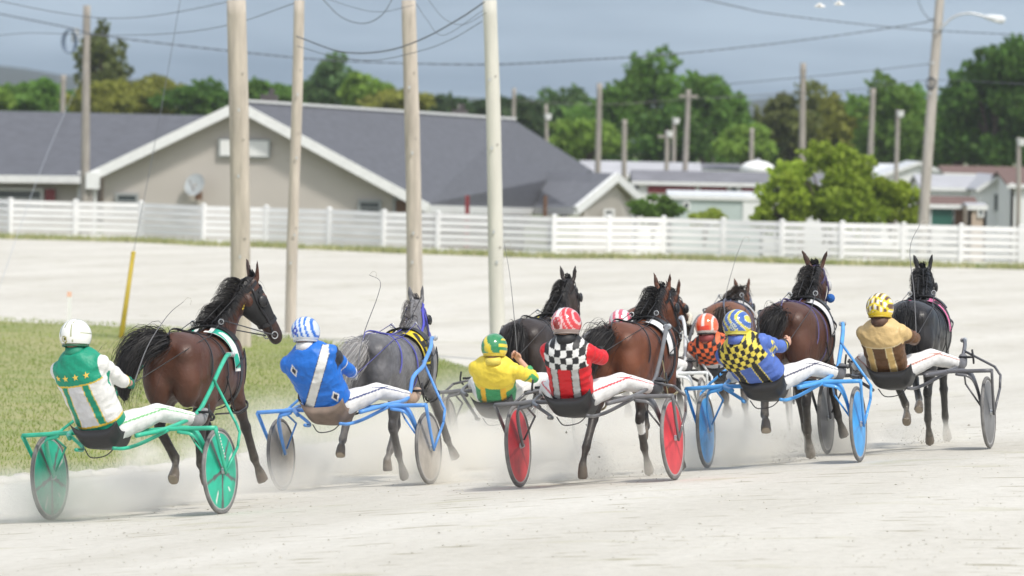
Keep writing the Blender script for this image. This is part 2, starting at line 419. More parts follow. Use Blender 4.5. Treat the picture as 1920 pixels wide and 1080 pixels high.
# ------------------------------------------------------------ clubhouse
def siding(name, col, sc=8.):
    m = mat(name, col, .7, var=.04, vscale=.8); t = m.node_tree; b = t.nodes['Principled BSDF']
    tc = t.nodes.new('ShaderNodeTexCoord'); w = t.nodes.new('ShaderNodeTexWave'); w.bands_direction = 'Z'; w.wave_profile = 'SAW'; w.inputs['Scale'].default_value = sc / 3.1416 / 2
    t.links.new(tc.outputs['Object'], w.inputs['Vector']); u = t.nodes.new('ShaderNodeBump'); u.inputs['Strength'].default_value = .35; u.inputs['Distance'].default_value = .02
    t.links.new(w.outputs[0], u.inputs['Height']); t.links.new(u.outputs[0], b.inputs['Normal']); return m
m_sid = siding('beige_siding', (.535, .495, .455), 40)
m_roof = mat('grey_shingle_roof', (.098, .103, .120), .85, var=.16, vscale=3, bump=.5, bscale=12, stretch=(1, 1, 3))
m_trim = mat('white_trim', (.74, .75, .74), .5, var=.05)
m_dark = mat('dark_window_glass', (.03, .045, .05), .15, spec=.8)
m_red = mat('dark_red_paint', (.22, .03, .035), .6, var=.1)
m_brown = mat('brown_door_paint', (.16, .085, .05), .7, var=.1)
cb = thing('clubhouse', 'long beige clubhouse with a wide gable and grey shingle roof behind the fence', 'building', Vector((-8, 168, -1.35)))
cbo = Vector(cb.location)
zb = -1.5
D0 = 166.
A = at(172, 322, D0); B = at(448, 190, D0); Cc = at(803, 382, D0)          # gable: left eave, peak, right eave
A0, C0 = Vector((A.x, A.y, zb)), Vector((Cc.x, Cc.y, zb))
mb = MB(); back = Vector((0, 26, 0))
inn = Vector((.25, .25, 0))
wl = A + Vector((.35, .5, -.12)); wr = Cc + Vector((-.35, .5, -.12)); wp = B + Vector((0, .5, -.16))
mb.slab([Vector((wl.x, wl.y, zb)), Vector((wr.x, wr.y, zb)), wr, wp, wl], .2, Vector((0, -1, 0)))
obj('wall', mb, m_sid, cb, cbo)
# left slope going back + left rake, right slope with hip
Bb = at(962, 224, 193.); Hh = at(1112, 320, 199.); E1 = at(1000, 388, 186.)
mb = MB(); up = Vector((0, 0, 1))
mb.slab([A, B, Bb, A + Vector((8, 27, 0))], .12, up); mb.slab([B, Cc, E1, Hh, Bb], .12, up)
obj('roof', mb, m_roof, cb, cbo)
mb = MB(); f = Vector((0, -.06, -.14))
mb.beam(A + f, B + f, .12, .30); mb.beam(B + f, Cc + f, .12, .30); mb.beam(Cc + Vector((0, -.03, -.16)), E1 + Vector((0, 0, -.16)), .12, .24)
mb.box(A + Vector((.05, -.1, -.28)), (.42, .3, .5))
mb.beam(B + Vector((0, 0, .03)), Bb + Vector((0, 0, .03)), .25, .08)
obj('fascia', mb, m_trim, cb, cbo)
# wall along the right eave
mb = MB(); mb.slab([Vector((Cc.x - .3, D0 + 1.2, zb)), Vector((E1.x - .3, E1.y + 1.2, zb)), E1 + Vector((-.3, 1.2, -.1)), Vector((Cc.x - .3, D0 + 1.2, Cc.z - .1))], .2)
obj('wall', mb, mat('brown_siding', (.20, .15, .13), .8, var=.1), cb, cbo)
for px in (806, 876):
    p = at(px, 395, 170 if px < 900 else 181); mb = MB(); mb.box((p.x, p.y, -.2), (.14, .14, 2.6)); obj('post', mb, m_red, cb, cbo)
# left wing
La = at(-420, 324, 172); Lb = at(178, 330, 172); Lc = at(352, 216, 181); Ld = at(-420, 198, 181)
mb = MB(); mb.slab([La, Lb, Lc + Vector((2, 0, 0)), Ld], .12, up); obj('roof', mb, m_roof, cb, cbo)
mb = MB(); mb.beam(La + Vector((0, -.05, -.12)), Lb + Vector((0, -.05, -.12)), .12, .24); obj('fascia', mb, m_trim, cb, cbo)
mb = MB(); mb.slab([Vector((La.x, 172.6, zb)), Vector((Lb.x, 172.6, zb)), Vector((Lb.x, 172.6, Lb.z - .1)), Vector((La.x, 172.6, La.z - .1))], .2, Vector((0, -1, 0))); obj('wall', mb, m_sid, cb, cbo)
def framed(px, py, w, h, d, parent, off, glass=m_dark, frame=m_trim, nm='window', fr=.08):
    c = at(px, py, d); mb = MB(); mb.box(c, (w, .06, h)); 
    o = obj(nm, mb, glass, parent, off); mb = MB()
    for s in (-1, 1): mb.box(c + Vector((s * (w / 2 + fr / 2), -.02, 0)), (fr, .1, h + 2 * fr)); mb.box(c + Vector((0, -.02, s * (h / 2 + fr / 2))), (w, .1, fr))
    mb.box(c + Vector((0, -.025, 0)), (.03, .05, h)) if nm == 'window' else None
    obj('frame', mb, frame, o, None if True else off); bpy.data.objects[o.name]; return o
def framed(px, py, w, h, d, parent, off, glass=m_dark, frame=m_trim, nm='window', fr=.08):
    c = at(px, py, d) - off; mb = MB(); mb.box(c, (w, .06, h)); o = obj(nm, mb, glass, parent)
    mb = MB()
    for s in (-1, 1): mb.box(c + Vector((s * (w / 2 + fr / 2), -.02, 0)), (fr, .1, h + 2 * fr)); mb.box(c + Vector((0, -.02, s * (h / 2 + fr / 2))), (w, .1, fr))
    if nm == 'window': mb.box(c + Vector((0, -.03, 0)), (w, .05, .04))
    obj('frame', mb, frame, o); return o
framed(238, 377, .56, .34, D0 + .42, cb, cbo, frame=mat('grey_frame', (.3, .32, .32), .5)); framed(693, 390, .58, .34, D0 + .42, cb, cbo, frame=mat('grey_frame', (.3, .32, .32), .5))
framed(752, 390, .35, .5, D0 + .42, cb, cbo, glass=m_brown, nm='door', frame=mat('grey_frame', (.3, .32, .32), .5))
framed(30, 372, 1.6, .5, 172.5, cb, cbo)
mb = MB(); p = at(94, 369, 172.4); mb.box(p, (.32, .1, .5)); obj('red_panel', mb, m_red, cb, cbo)
for px in (148,): mb = MB(); p = at(px, 350, 172.3); mb.rod(p + Vector((0, 0, .5)), p - Vector((0, 0, 1.4)), .05); obj('downpipe', mb, m_trim, cb, cbo)
mb = MB(); p = at(178, 350, 166.2); mb.rod(p + Vector((0, 0, .2)), p - Vector((0, 0, 2)), .06); obj('downpipe', mb, m_trim, cb, cbo)
for px, py, d in ((505, 186, 170), (862, 214, 188)):
    mb = MB(); p = at(px, py, d); mb.box(p, (.55, .5, .3)); mb.rod(p, p + Vector((.1, 0, .35)), .09); obj('roof_vent', mb, mat('dark_vent', (.08, .07, .07), .6), cb, cbo)
mb = MB(); p = at(1022, 386, 180); mb.rod(p - Vector((0, 0, .5)), p + Vector((0, 0, .35)), .07); obj('stovepipe', mb, m_brown, cb, cbo)
# sign board on the gable: two white panels
sg = at(458, 278, D0 + .36); mb = MB(); mb.box(sg - cbo, (1.50, .05, .48)); so = obj('gable_sign', mb, m_trim, cb)
mb = MB(); mb.box(sg - cbo + Vector((0, .015, 0)), (1.62, .04, .58)); obj('sign_frame', mb, mat('grey_frame', (.3, .32, .32), .5), so)
# porch wing with its own small gable on the right
E2 = at(1080, 388, 178.); Pk = at(1156, 325, 180.); E3 = at(1200, 366, 183.); Rb = at(955, 319, 196.)
mb = MB(); mb.slab([E1, E2, Pk, Rb], .1, up); mb.slab([Pk, E3, E3 + Vector((-3, 15, 0)), Rb], .1, up); obj('roof', mb, mat('lit_shingle_roof', (.16, .165, .185), .85, var=.14, vscale=3, bump=.4, bscale=12), cb, cbo)  # same grey shingle, with brighter light on the wing slopes put into its colour
mb = MB(); q = Vector((0, -.05, -.13)); mb.beam(E2 + q, Pk + q, .12, .30); mb.beam(Pk + q, E3 + q, .12, .30); mb.beam(E1 + Vector((0, -.04, -.14)), E2 + Vector((0, -.04, -.14)), .12, .26); obj('fascia', mb, m_trim, cb, cbo)
w1, w2, w3 = E2 + Vector((.3, .4, -.1)), Pk + Vector((0, .4, -.15)), E3 + Vector((-.25, .4, -.1))
mb = MB(); mb.slab([Vector((w1.x, w1.y, zb)), Vector((w3.x, w3.y, zb)), w3, w2, w1], .2); obj('wall', mb, m_sid, cb, cbo)
framed(1142, 402, .22, .22, 179.6, cb, cbo)
# satellite dish on the gable
sdh = thing('satellite_dish', 'round grey satellite dish mounted low on the beige gable wall', 'satellite dish', at(370, 352, D0 + .3)); 
mb = MB(); rt = Vector((-.5, -1, .45)).to_track_quat('Z', 'Y').to_matrix()
st = []
for k in range(7):
    r_ = .05 + .30 * k / 6; st.append((rt @ Vector((0, 0, .5 * r_ * r_)) + Vector((-.05, -.25, .08)), rt @ Vector((1, 0, 0)), rt @ Vector((0, 1, 0)), r_, r_ * 1.05))
mb.loft(st, 24, caps=False); obj('dish', mb, mat('dish_grey', (.42, .45, .46), .4, var=.1), sdh, smooth=True)
mb = MB(); mb.rod((-.05, -.25, .05), (.02, 0, -.2), .03); mb.rod((-.05, -.25, -.2), rt @ Vector((0, 0, .4)) + Vector((-.05, -.25, .08)), .015); mb.box((.05, -.05, -.25), (.22, .14, .25)); obj('bracket', mb, m_brown, sdh)

# ------------------------------------------------------------ mobile homes and sheds on the right
def house(name, label, cat, px0, px1, ytop, yeave, d, depth, wallm, roofm, windows=(), ridge='x', base=-1.5, over=.15):
    a, b = at(px0, yeave, d), at(px1, yeave, d); zt = at((px0 + px1) / 2, ytop, d + depth / 2).z; ze = (a.z + b.z) / 2
    c = Vector(((a.x + b.x) / 2, d + depth / 2, base)); t = thing(name, label, cat, c); w = (b.x - a.x) / 2; h = ze - base
    mb = MB()
    if ridge == 'x':
        for s in (-1, 1):
            mb.box((0, s * (depth / 2 - .05), h / 2), (2 * w, .1, h))
            mb.slab([(s * w, -depth / 2, 0), (s * w, depth / 2, 0), (s * w, depth / 2, h), (s * w, 0, zt - base - .05), (s * w, -depth / 2, h)], .1, Vector((s, 0, 0)))
        obj('wall', mb, wallm, t); mb = MB(); o_ = over
        for s in (-1, 1):
            mb.slab([(-w - o_, s * (depth / 2 + o_), h - .02), (w + o_, s * (depth / 2 + o_), h - .02), (w + o_, 0, zt - base), (-w - o_, 0, zt - base)], .06, Vector((0, 0, 1)))
        obj('roof', mb, roofm, t); mb = MB(); mb.box((0, -depth / 2 - o_ - .02, h - .07), (2 * w + 2 * o_, .05, .13)); obj('fascia', mb, m_trim, t)
    else:
        for s in (-1, 1):
            mb.box((s * (w - .05), 0, h / 2), (.1, depth - .2, h))
            mb.slab([(-w, s * depth / 2, 0), (w, s * depth / 2, 0), (w, s * depth / 2, h), (0, s * depth / 2, zt - base - .05), (-w, s * depth / 2, h)], .1, Vector((0, s, 0)))
        obj('wall', mb, wallm, t); mb = MB(); o_ = over
        for s in (-1, 1):
            mb.slab([(s * (w + o_), -depth / 2 - o_, h - .05), (s * (w + o_), depth / 2 + o_, h - .05), (0, depth / 2 + o_, zt - base), (0, -depth / 2 - o_, zt - base)], .07, Vector((0, 0, 1)))
        obj('roof', mb, roofm, t); mb = MB()
        for s in (-1, 1): mb.beam((s * (w + o_), -depth / 2 - o_ - .03, h - .12), (0, -depth / 2 - o_ - .03, zt - base - .08), .05, .13)
        obj('fascia', mb, m_trim, t)
    for (x0, x1, y0, y1, m_, nm) in windows:
        p0, p1 = at(x0, y1, d - .02), at(x1, y0, d - .02); off = Vector(t.location)
        cc = (p0 + p1) / 2 - off; cc.y = -depth / 2 - .025; mb = MB(); mb.box(cc, (abs(p1.x - p0.x), .05, abs(p1.z - p0.z))); wo = obj(nm, mb, m_, t)
        if nm in ('window', 'door'):
            mb = MB(); ww, hh = abs(p1.x - p0.x), abs(p1.z - p0.z)
            for s in (-1, 1): mb.box(cc + Vector((s * (ww / 2 + .025), -.01, 0)), (.05, .06, hh + .1)); mb.box(cc + Vector((0, -.01, s * (hh / 2 + .025))), (ww, .06, .05))
            obj('frame', mb, m_trim, wo)
    return t
m_wh = siding('white_siding', (.84, .85, .84), 36); m_gw = siding('pale_green_siding', (.50, .58, .56), 36); m_tan = mat('tan_wall', (.48, .38, .30), .7, var=.05)
m_lr = mat('pale_metal_roof', (.42, .42, .44), .5, var=.12, vscale=1.2); m_gr = mat('weathered_grey_roof', (.18, .18, .20), .8, var=.2, vscale=1.5); m_br = mat('brown_roof', (.15, .09, .075), .8, var=.15)
m_grn = mat('dark_green_door', (.025, .12, .09), .5); m_wr = mat('white_roof', (.62, .64, .66), .5, var=.08)
house('mobile_home', 'pale roofed mobile home behind the porch gable', 'mobile home', 1095, 1310, 303, 328, 214, 5, m_wh, m_lr, [(1185, 1196, 335, 352, m_dark, 'window')])
house('mobile_home', 'white mobile home with long dark red panels and a grey roof', 'mobile home', 1192, 1560, 322, 343, 196, 5, m_wh, m_gr,
      [(1214, 1304, 349, 361, m_red, 'panel'), (1313, 1363, 350, 362, m_red, 'panel'), (1370, 1382, 351, 364, m_dark, 'window'), (1390, 1418, 351, 364, m_red, 'panel'), (1500, 1545, 351, 364, m_red, 'panel')])
house('trailer', 'plain pale green trailer with one tiny window just behind the white fence', 'trailer', 1255, 1432, 358, 367, 172, 3, m_gw, m_wr, [(1283, 1291, 381, 390, m_dark, 'window'), (1432 - 40, 1430, 368, 420, m_wh, 'end_panel')], over=.05)
house('mobile_home', 'far grey roofed mobile home under the dark trees beside the white dome', 'mobile home', 1290, 1430, 307, 318, 236, 5, m_wh, m_gr)
house('mobile_home', 'bright white roofed mobile home behind the leafy bush', 'mobile home', 1560, 1690, 306, 330, 232, 6, m_wh, m_wr)
house('mobile_home', 'white peaked home just left of the leaning light pole', 'mobile home', 1655, 1790, 302, 328, 226, 7, m_wh, m_wr, ridge='y')
house('mobile_home', 'low home with a long red brown roof at the right', 'mobile home', 1775, 1950, 312, 326, 224, 5, m_wh, m_br, [(1800, 1812, 330, 340, m_dark, 'window')])
house('bungalow', 'white bungalow with pale grey roof joined behind the small shed', 'house', 1732, 1842, 328, 351, 190, 6, m_wh, m_lr)
house('bungalow', 'white gabled house with one tall dark window at the right', 'house', 1838, 1906, 326, 352, 186, 8, m_wh, m_lr, [(1864, 1873, 364, 395, m_dark, 'window')], ridge='y')
house('bungalow', 'white house cut by the right edge of the view', 'house', 1896, 1990, 322, 346, 181, 8, m_wh, m_br, ridge='x')
house('shed', 'small shed with green door and brown roof behind the fence', 'shed', 1742, 1826, 368, 383, 162, 3, m_trim, m_br,
      [(1746, 1787, 388, 422, m_grn, 'door'), (1790, 1817, 387, 422, m_brown, 'door')])
house('shed', 'tan boxy shed beside the green doored shed', 'shed', 1816, 1850, 380, 385, 160, 2.4, m_tan, m_lr, [(1836, 1842, 392, 404, m_dark, 'window')], over=.04)
for px, py, rr, lab in ((1420, 318, .62, 'white domed tank roof among the mobile homes'), (1478, 404, .22, 'small white gas tank standing behind the fence beside the bush')):
    t = thing('tank', lab, 'tank', at(px, py, 205 if rr > .5 else 150)); mb = MB(); mb.ball((0, 0, 0), (rr * 1.1, rr, rr * .55), 20, 10); mb.limb([(0, 0, -1.6), (0, 0, 0)], [rr * .95, rr * .95], n=18, sub=1)
    obj('shell', mb, m_wh, t, smooth=True); mb = MB(); mb.limb([(0, 0, rr * .5), (0, 0, rr * .68)], [rr * .2, rr * .15], n=10, sub=1); obj('cap', mb, m_lr, t)
# ------------------------------------------------------------ trees
m_leaf = mat('leaf', (.06, .12, .03), .6, attr=True, trans=.5, spec=.25)
m_bark = mat('bark', (.10, .08, .06), .9, var=.3, bump=.6, bscale=20)
def tree(name, label, cat, px, d, ytop, wpx, ybase, col, shape='round', n=3600, leaf=.26, group=None, seed=0, clumps=34, trunk=True, zbase=None):
    r = np.random.RandomState(seed * 7 + 3); top = at(px, ytop, d); low = at(px, ybase, d); g = float(G(top.x, d)) if zbase is None else zbase
    t = thing(name, label, cat, Vector((top.x, d, g)), group)
    H = top.z - g; cb_ = max(low.z - g, .15); w = wpx / F * d / 2; ch = (H - cb_) / 2; zc = cb_ + ch
    cs = []
    for k in range(clumps):
        for _ in range(40):
            q = r.uniform(-1, 1, 3); rr = np.linalg.norm(q)
            if rr > 1 or rr < .35: continue
            if shape == 'dome' and q[2] < 0: q = np.array([q[0] * 1.0, q[1], q[2]]) * np.array([1 / max(.35, math.sqrt(1 - q[2] ** 2)) ** .9] * 2 + [1.0]); q[:2] = np.clip(q[:2], -1, 1)
            if shape == 'cone' and math.hypot(q[0], q[1]) > (1 - q[2]) / 2 * 1.05: continue
            break
        sc = r.uniform(.8, 1.06); cs.append((q * sc, r.uniform(.22, .40) if shape != 'cone' else r.uniform(.16, .26), r.uniform(-.2, .2)))
    P = []; Cl = []; per = n // clumps
    for q, s, dv in cs:
        c = np.array([q[0] * w, q[1] * w, zc + q[2] * ch * (1 if shape != 'tall' else 1)]); m_ = int(per * (s / .3) ** 1.5)
        dd = r.normal(size=(m_, 3)); dd /= np.linalg.norm(dd, axis=1)[:, None]; rad = r.uniform(.55, 1.0, (m_, 1)) ** .6 * (1 + .25 * np.sin(dd[:, :1] * 5 + dd[:, 2:3] * 6 + q[0] * 9))
        P.append(c + dd * rad * np.array([w, w, ch * .8]) * s)
        Cl.append(np.array(col) * (1 + dv + r.uniform(-.25, .25, (m_, 1))) + np.array([.02, .012, -.004]) * r.uniform(0, 1, (m_, 1)))
    P = np.concatenate(P); Cl = np.clip(np.concatenate(Cl), .004, 1); n_ = len(P)
    a = r.normal(size=(n_, 3)); a /= np.linalg.norm(a, axis=1)[:, None]; b = np.cross(a, r.normal(size=(n_, 3))); b /= np.linalg.norm(b, axis=1)[:, None]
    s_ = leaf * r.uniform(.6, 1.3, (n_, 1)) / 2
    V = np.stack([P - a * s_ * 1.3, P + b * s_ * .8 + a * s_ * .1, P + a * s_ * 1.3, P - b * s_ * .8 + a * s_ * .1], 1).reshape(-1, 3)
    me = bpy.data.meshes.new('crown'); me.vertices.add(n_ * 4); me.vertices.foreach_set('co', V.astype(np.float32).ravel())
    me.loops.add(n_ * 4); me.loops.foreach_set('vertex_index', np.arange(n_ * 4, dtype=np.int32)); me.polygons.add(n_)
    me.polygons.foreach_set('loop_start', np.arange(0, n_ * 4, 4, dtype=np.int32)); me.update(calc_edges=True); setcol(me, np.repeat(Cl, 4, 0))
    obj('crown', me, m_leaf, t)
    mb = MB(); tr = max(.05, H * .022)
    if trunk:
        mb.limb([(0, 0, -.1), (.03 * H, 0, H * .3), (0, .02 * H, H * .6), (0, 0, H * .85)], [tr * 1.3, tr, tr * .6, tr * .2], n=8)
    for q, s, dv in cs[:16]:
        mb.limb([(0, 0, cb_ * .6 + (H * .5) * (q[2] * .5 + .5) * .6), (q[0] * w * .5, q[1] * w * .5, zc + q[2] * ch * .6), (q[0] * w * .9, q[1] * w * .9, zc + q[2] * ch * .95)], [tr * .5, tr * .3, tr * .12], n=5, sub=3)
    obj('trunk' if trunk else 'stem', mb, m_bark, t, smooth=True); return t
dk = (.08, .18, .035); md = (.13, .265, .05); lt = (.21, .34, .06); yl = (.27, .29, .06); br = (.17, .20, .065); pn = (.06, .115, .05); bl = (.12, .22, .085)
GT = 'trees lining the fields behind the buildings'
TL = [  # label, px, d, ytop, width, ybase, colour, shape, n
 ('dark green bushy tree at the far left behind the long grey roof', 55, 262, 146, 150, 225, md, 'round', 3000),
 ('low yellow green tree half behind the clubhouse roof at the left edge', -40, 250, 160, 130, 225, lt, 'round', 2200),
 ('tall slim sparse tree just right of the weathered grey pole', 190, 255, 56, 84, 215, (.16, .20, .07), 'tall', 1700),
 ('olive yellow tree left of the gable peak', 262, 250, 140, 150, 230, yl, 'round', 3000),
 ('yellowish low tree at the foot of the slim sparse tree', 190, 246, 160, 130, 225, yl, 'round', 2000),
 ('dark round tree directly left of the gable peak', 372, 248, 150, 150, 225, dk, 'round', 3200),
 ('mid green tree just behind the gable peak', 500, 262, 156, 120, 215, md, 'round', 2400),
 ('tall loose green tree between the first two wood poles', 622, 268, 106, 120, 215, bl, 'round', 2600),
 ('pale green tree left of the third wood pole', 690, 262, 134, 90, 215, lt, 'round', 1800),
 ('low yellow green tree beside the third wood pole', 745, 256, 165, 130, 225, yl, 'round', 2200),
 ('row end dark conifer behind the roof ridge', 868, 300, 168, 34, 225, pn, 'cone', 900),
 ('low dark wood edge tree between the third and fourth poles', 830, 310, 178, 110, 230, pn, 'round', 2000),
 ('low dark tree hidden behind the smooth pale pole', 920, 305, 184, 110, 235, pn, 'round', 2000),
 ('dark narrow tree right of the smooth pale pole', 990, 262, 164, 86, 300, pn, 'round', 2200),
 ('shadowy blue green tree under the long cable', 1062, 275, 154, 130, 305, bl, 'round', 3000),
 ('light green rounded tree over the porch gable', 1105, 240, 222, 130, 310, lt, 'round', 2800),
 ('great green tree standing tallest in the middle of the wood', 1222, 262, 118, 170, 320, md, 'round', 5200),
 ('wide green tree right of the tallest middle tree', 1330, 258, 134, 150, 320, md, 'round', 4600),
 ('mid green tree filling under the two tallest middle trees', 1265, 246, 200, 150, 320, dk, 'round', 3000),
 ('light green round tree above the white dome', 1402, 235, 226, 118, 315, lt, 'round', 3000),
 ('dull brown green tree behind the bare pole tops', 1500, 262, 170, 170, 320, br, 'round', 4200),
 ('olive tree left of the twin thin poles', 1590, 258, 172, 120, 320, yl, 'round', 2800),
 ('bright mid green tree between the thin poles', 1675, 250, 142, 165, 325, (.16, .29, .055), 'round', 4600),
 ('green tree half behind the leaning light pole', 1745, 256, 160, 110, 325, md, 'round', 2600),
 ('huge dark green tree at the right edge behind the street lamp', 1868, 240, 66, 215, 322, dk, 'round', 8000),
 ('dark low tree in front of the huge right tree', 1935, 250, 150, 180, 322, dk, 'round', 3000),
 ('dark undergrowth tree right of the leaning light pole', 1800, 248, 210, 110, 322, dk, 'round', 2400),
]
for i, (lab, px, d, yt, w, yb, c, sh, n) in enumerate(TL):
    tree('conifer_tree' if sh == 'cone' else 'leafy_tree', lab, 'tree', px, d, yt, w, yb, c, sh, n, leaf=.30 if d < 280 else .32, group=GT, seed=i, clumps=12 if w < 70 else 34)
for i, (lab, px, d, yt, w, yb, c, sh, n) in enumerate([
 ('long low hedge of trees filling behind the left roof', 130, 270, 168, 260, 225, md, 'dome', 3600), ('low fill tree behind the long roof between slim and knotted poles', 600, 275, 158, 230, 220, md, 'dome', 3400),
 ('low bluish tree line behind the roof right of the knotted pole', 860, 320, 186, 260, 240, bl, 'dome', 3200), ('low fill trees under the brown green tree', 1520, 268, 210, 260, 325, md, 'dome', 3800), ('low bright tree filling behind the dome and bare poles', 1130, 268, 190, 220, 320, md, 'dome', 3400)]):
    tree('leafy_tree', lab, 'tree', px, d, yt, w, yb, c, sh, n, leaf=.3, group=GT, seed=40 + i)
tree('leafy_bush', 'big bright yellow green bush rising above the white fence', 'bush', 1548, 150, 262, 190, 445, (.30, .41, .05), 'dome', 6800, .16, seed=71, trunk=False, clumps=36)
tree('leafy_bush', 'lower yellow green bush left of the leaning light pole', 'bush', 1672, 151, 322, 100, 425, (.33, .42, .05), 'dome', 2600, .16, seed=72, trunk=False, clumps=24)
tree('leafy_bush', 'small left lobe bush spreading under the big bright bush', 'bush', 1466, 149, 320, 96, 440, (.34, .45, .05), 'dome', 2600, .15, seed=75, trunk=False, clumps=30)
tree('leafy_bush', 'small round green bush beside the porch gable', 'bush', 1226, 158, 364, 86, 420, (.13, .24, .045), 'dome', 2400, .13, seed=73, trunk=False, clumps=22)
tree('leafy_bush', 'low spiky yellow shrub just over the fence before the pale trailer', 'bush', 1322, 156, 392, 76, 425, (.34, .42, .07), 'round', 1200, .11, seed=74, trunk=False, clumps=16)

# ------------------------------------------------------------ poles
m_wood = mat('weathered_pole_wood', (.47, .42, .355), .85, var=.22, vscale=5, bump=.7, bscale=26, stretch=(2.2, 2.2, .25))
m_pale = mat('pale_smooth_pole', (.56, .55, .485), .7, var=.10, vscale=3, bump=.25, bscale=22, stretch=(2, 2, .3))
m_grey = mat('old_grey_pole_wood', (.31, .285, .255), .9, var=.25, vscale=5, bump=.6, bscale=18, stretch=(2, 2, .3))
m_met = mat('galvanised_metal', (.55, .57, .58), .4, metal=.6, var=.1)
m_blk = mat('black_cable', (.10, .11, .13), .7)
def pole(label, xt, yt, xb, yb, wt, wb, d=None, m=None, group='wood utility poles beside the track', name='utility_pole', fit=True, ext=0):
    base = gp(xb, yb) if d is None else at(xb, yb, d); d = base.y; top = at(xt, yt, d)
    g = float(G(base.x, d)); dirv = (top - base) / (top.z - base.z); b = base + dirv * (g - .3 - base.z)
    top = top + dirv * ext
    t = thing(name, label, 'utility pole', Vector((b.x, b.y, g)), group); o_ = Vector(t.location)
    mb = MB(); k = 12; rt_, rb_ = wt / F * d / 2, wb / F * d / 2; r = random.Random(int(xb)); pts = []; rad = []
    for i in range(k + 1):
        f = i / k; p = b.lerp(top, f); p += Vector((math.sin(f * 3 + xb) * .02, 0, 0)) * (f * (1 - f) * 4); pts.append(p - o_); rad.append((rb_ + (rt_ - rb_) * f) * (1 + r.uniform(-.025, .025)))
    mb.limb(pts, rad, n=20, sub=2); obj('shaft', mb, m or m_wood, t, smooth=True)
    if fit:
        for f in (.35, .62, .8):
            p = b.lerp(top, f) - o_; rr = rb_ + (rt_ - rb_) * f; mb = MB()
            mb.rod(p + Vector((rr * .5, -rr * .75, 0)), p + Vector((rr * .62, -rr * 1.0, 0)), .014, n=6); obj('bolt', mb, m_grey, t)
    return t, b, top
P1 = pole('thickest weathered wood pole behind the ears of the turned bay horse', 443, 0, 452, 652, 36, 38)
P2 = pole('slimmer wood pole standing on the far edge of the grass', 561, 0, 545, 624, 20, 21)
P3 = pole('knotted wood pole behind the grey horse', 766, 0, 779, 648, 27, 31)
P4 = pole('smooth pale greenish pole above the green and yellow helmet', 918, 0, 935, 676, 26, 30, m=m_pale)
for k_, (t_, b_, tp_) in enumerate((P1, P2, P3, P4)):
    for f_ in (.22, .30, .52, .70):
        p_ = b_.lerp(tp_, f_ + .03 * k_) - Vector(t_.location); mb = MB(); mb.box(p_ + Vector((.03 * math.sin(k_ * 5 + f_ * 30), -.155 + .02 * (k_ % 2), 0)), (.035, .012, .05)); obj('tag', mb, m_met, t_)
PL = pole('old grey pole with a transformer left of the gable', 163, 10, 158, 380, 14, 19, 166, m_grey)
PR = pole('leaning wood light pole carrying the street lamp arm', 1763, -6, 1731, 422, 16, 22, 149, mat('leaning_pole_wood', (.41, .38, .34), .85, var=.18, vscale=5, bump=.6, bscale=20, stretch=(2, 2, .3)), ext=1.0)
for lab, xt, yt, xb, yb, wt, wb, d in (
  ('short stubby far pole left of the transformer pole', 119, 140, 117, 215, 10, 11, 215), ('far pole in front of the light green rounded tree', 1124, 156, 1122, 300, 10, 12, 205),
  ('brown far pole with small crossarm before the middle trees', 1291, 168, 1285, 330, 9, 13, 200), ('bare topped straight pole left of the bright bush', 1506, 118, 1502, 350, 11, 15, 165),
  ('grey far pole between olive and bright trees', 1637, 166, 1631, 330, 10, 13, 190), ('thin far pole with white lamp head beside the bright tree', 1684, 206, 1681, 330, 8, 9, 205),
  ('thin white headed far pole left of the brown crossarm pole', 1251, 244, 1249, 320, 8, 10, 210), ('pale far lamp pole at the right edge', 1910, 258, 1909, 340, 8, 10, 178),
  ('short far pole above the white dome', 1410, 240, 1409, 320, 8, 9, 208), ('slim far pole over the roof end right of the pale pole', 964, 165, 963, 250, 7, 9, 215),
  ('slim far pole with white transformer over the roof end', 1024, 196, 1026, 280, 6, 8, 218), ('short grey far post under the middle trees', 1171, 224, 1171, 270, 9, 11, 212),
  ('faint far post rising over the wood edge between the poles', 863, 196, 863, 240, 9, 9, 225), ('second faint far pole right of the white headed pole', 1264, 220, 1262, 320, 7, 8, 222)):
    t, b, tp = pole(lab, xt, yt, xb, yb, wt, wb, d, m_grey, 'utility poles far behind the fence', fit=False); o_ = Vector(t.location)
    if 'crossarm' in lab or 'straight' in lab:
        mb = MB(); q = tp - o_ - Vector((0, 0, .25)); mb.beam(q - Vector((.35 if 'cross' in lab else .1, 0, 0)), q + Vector((.35 if 'cross' in lab else .1, 0, 0)), .1, .1); obj('crossarm', mb, m_grey, t)
    if 'lamp' in lab or 'headed' in lab or 'white transformer' in lab:
        mb = MB(); q = tp - o_ + Vector((.08, 0, -.15 if 'trans' not in lab else -.5)); mb.limb([q - Vector((0, 0, .12)), q + Vector((0, 0, .12))], [.12, .16], n=12, sub=1); obj('lamp_head', mb, m_trim, t)
# transformer-like wreath of coiled cable on the left pole
mb = MB(); c = at(131, 78, 165.6) - Vector(PL[0].location)
for k in range(4): mb.tube([c + Vector((.15 * math.cos(a) * (1 + .2 * k), -.05 * k, .36 * math.sin(a))) for a in np.linspace(0, 6.28, 14)], .022, n=5, sub=2)
obj('cable_coil', mb, mat('blue_grey_cable', (.14, .19, .27), .6), PL[0]); mb = MB(); q = at(141, 66, 165.8) - Vector(PL[0].location); mb.limb([q - Vector((0, 0, .22)), q + Vector((0, 0, .22))], [.12, .12], n=12, sub=1); mb.beam(q, q + Vector((.3, 0, 0)), .05, .05); obj('transformer', mb, m_met, PL[0])
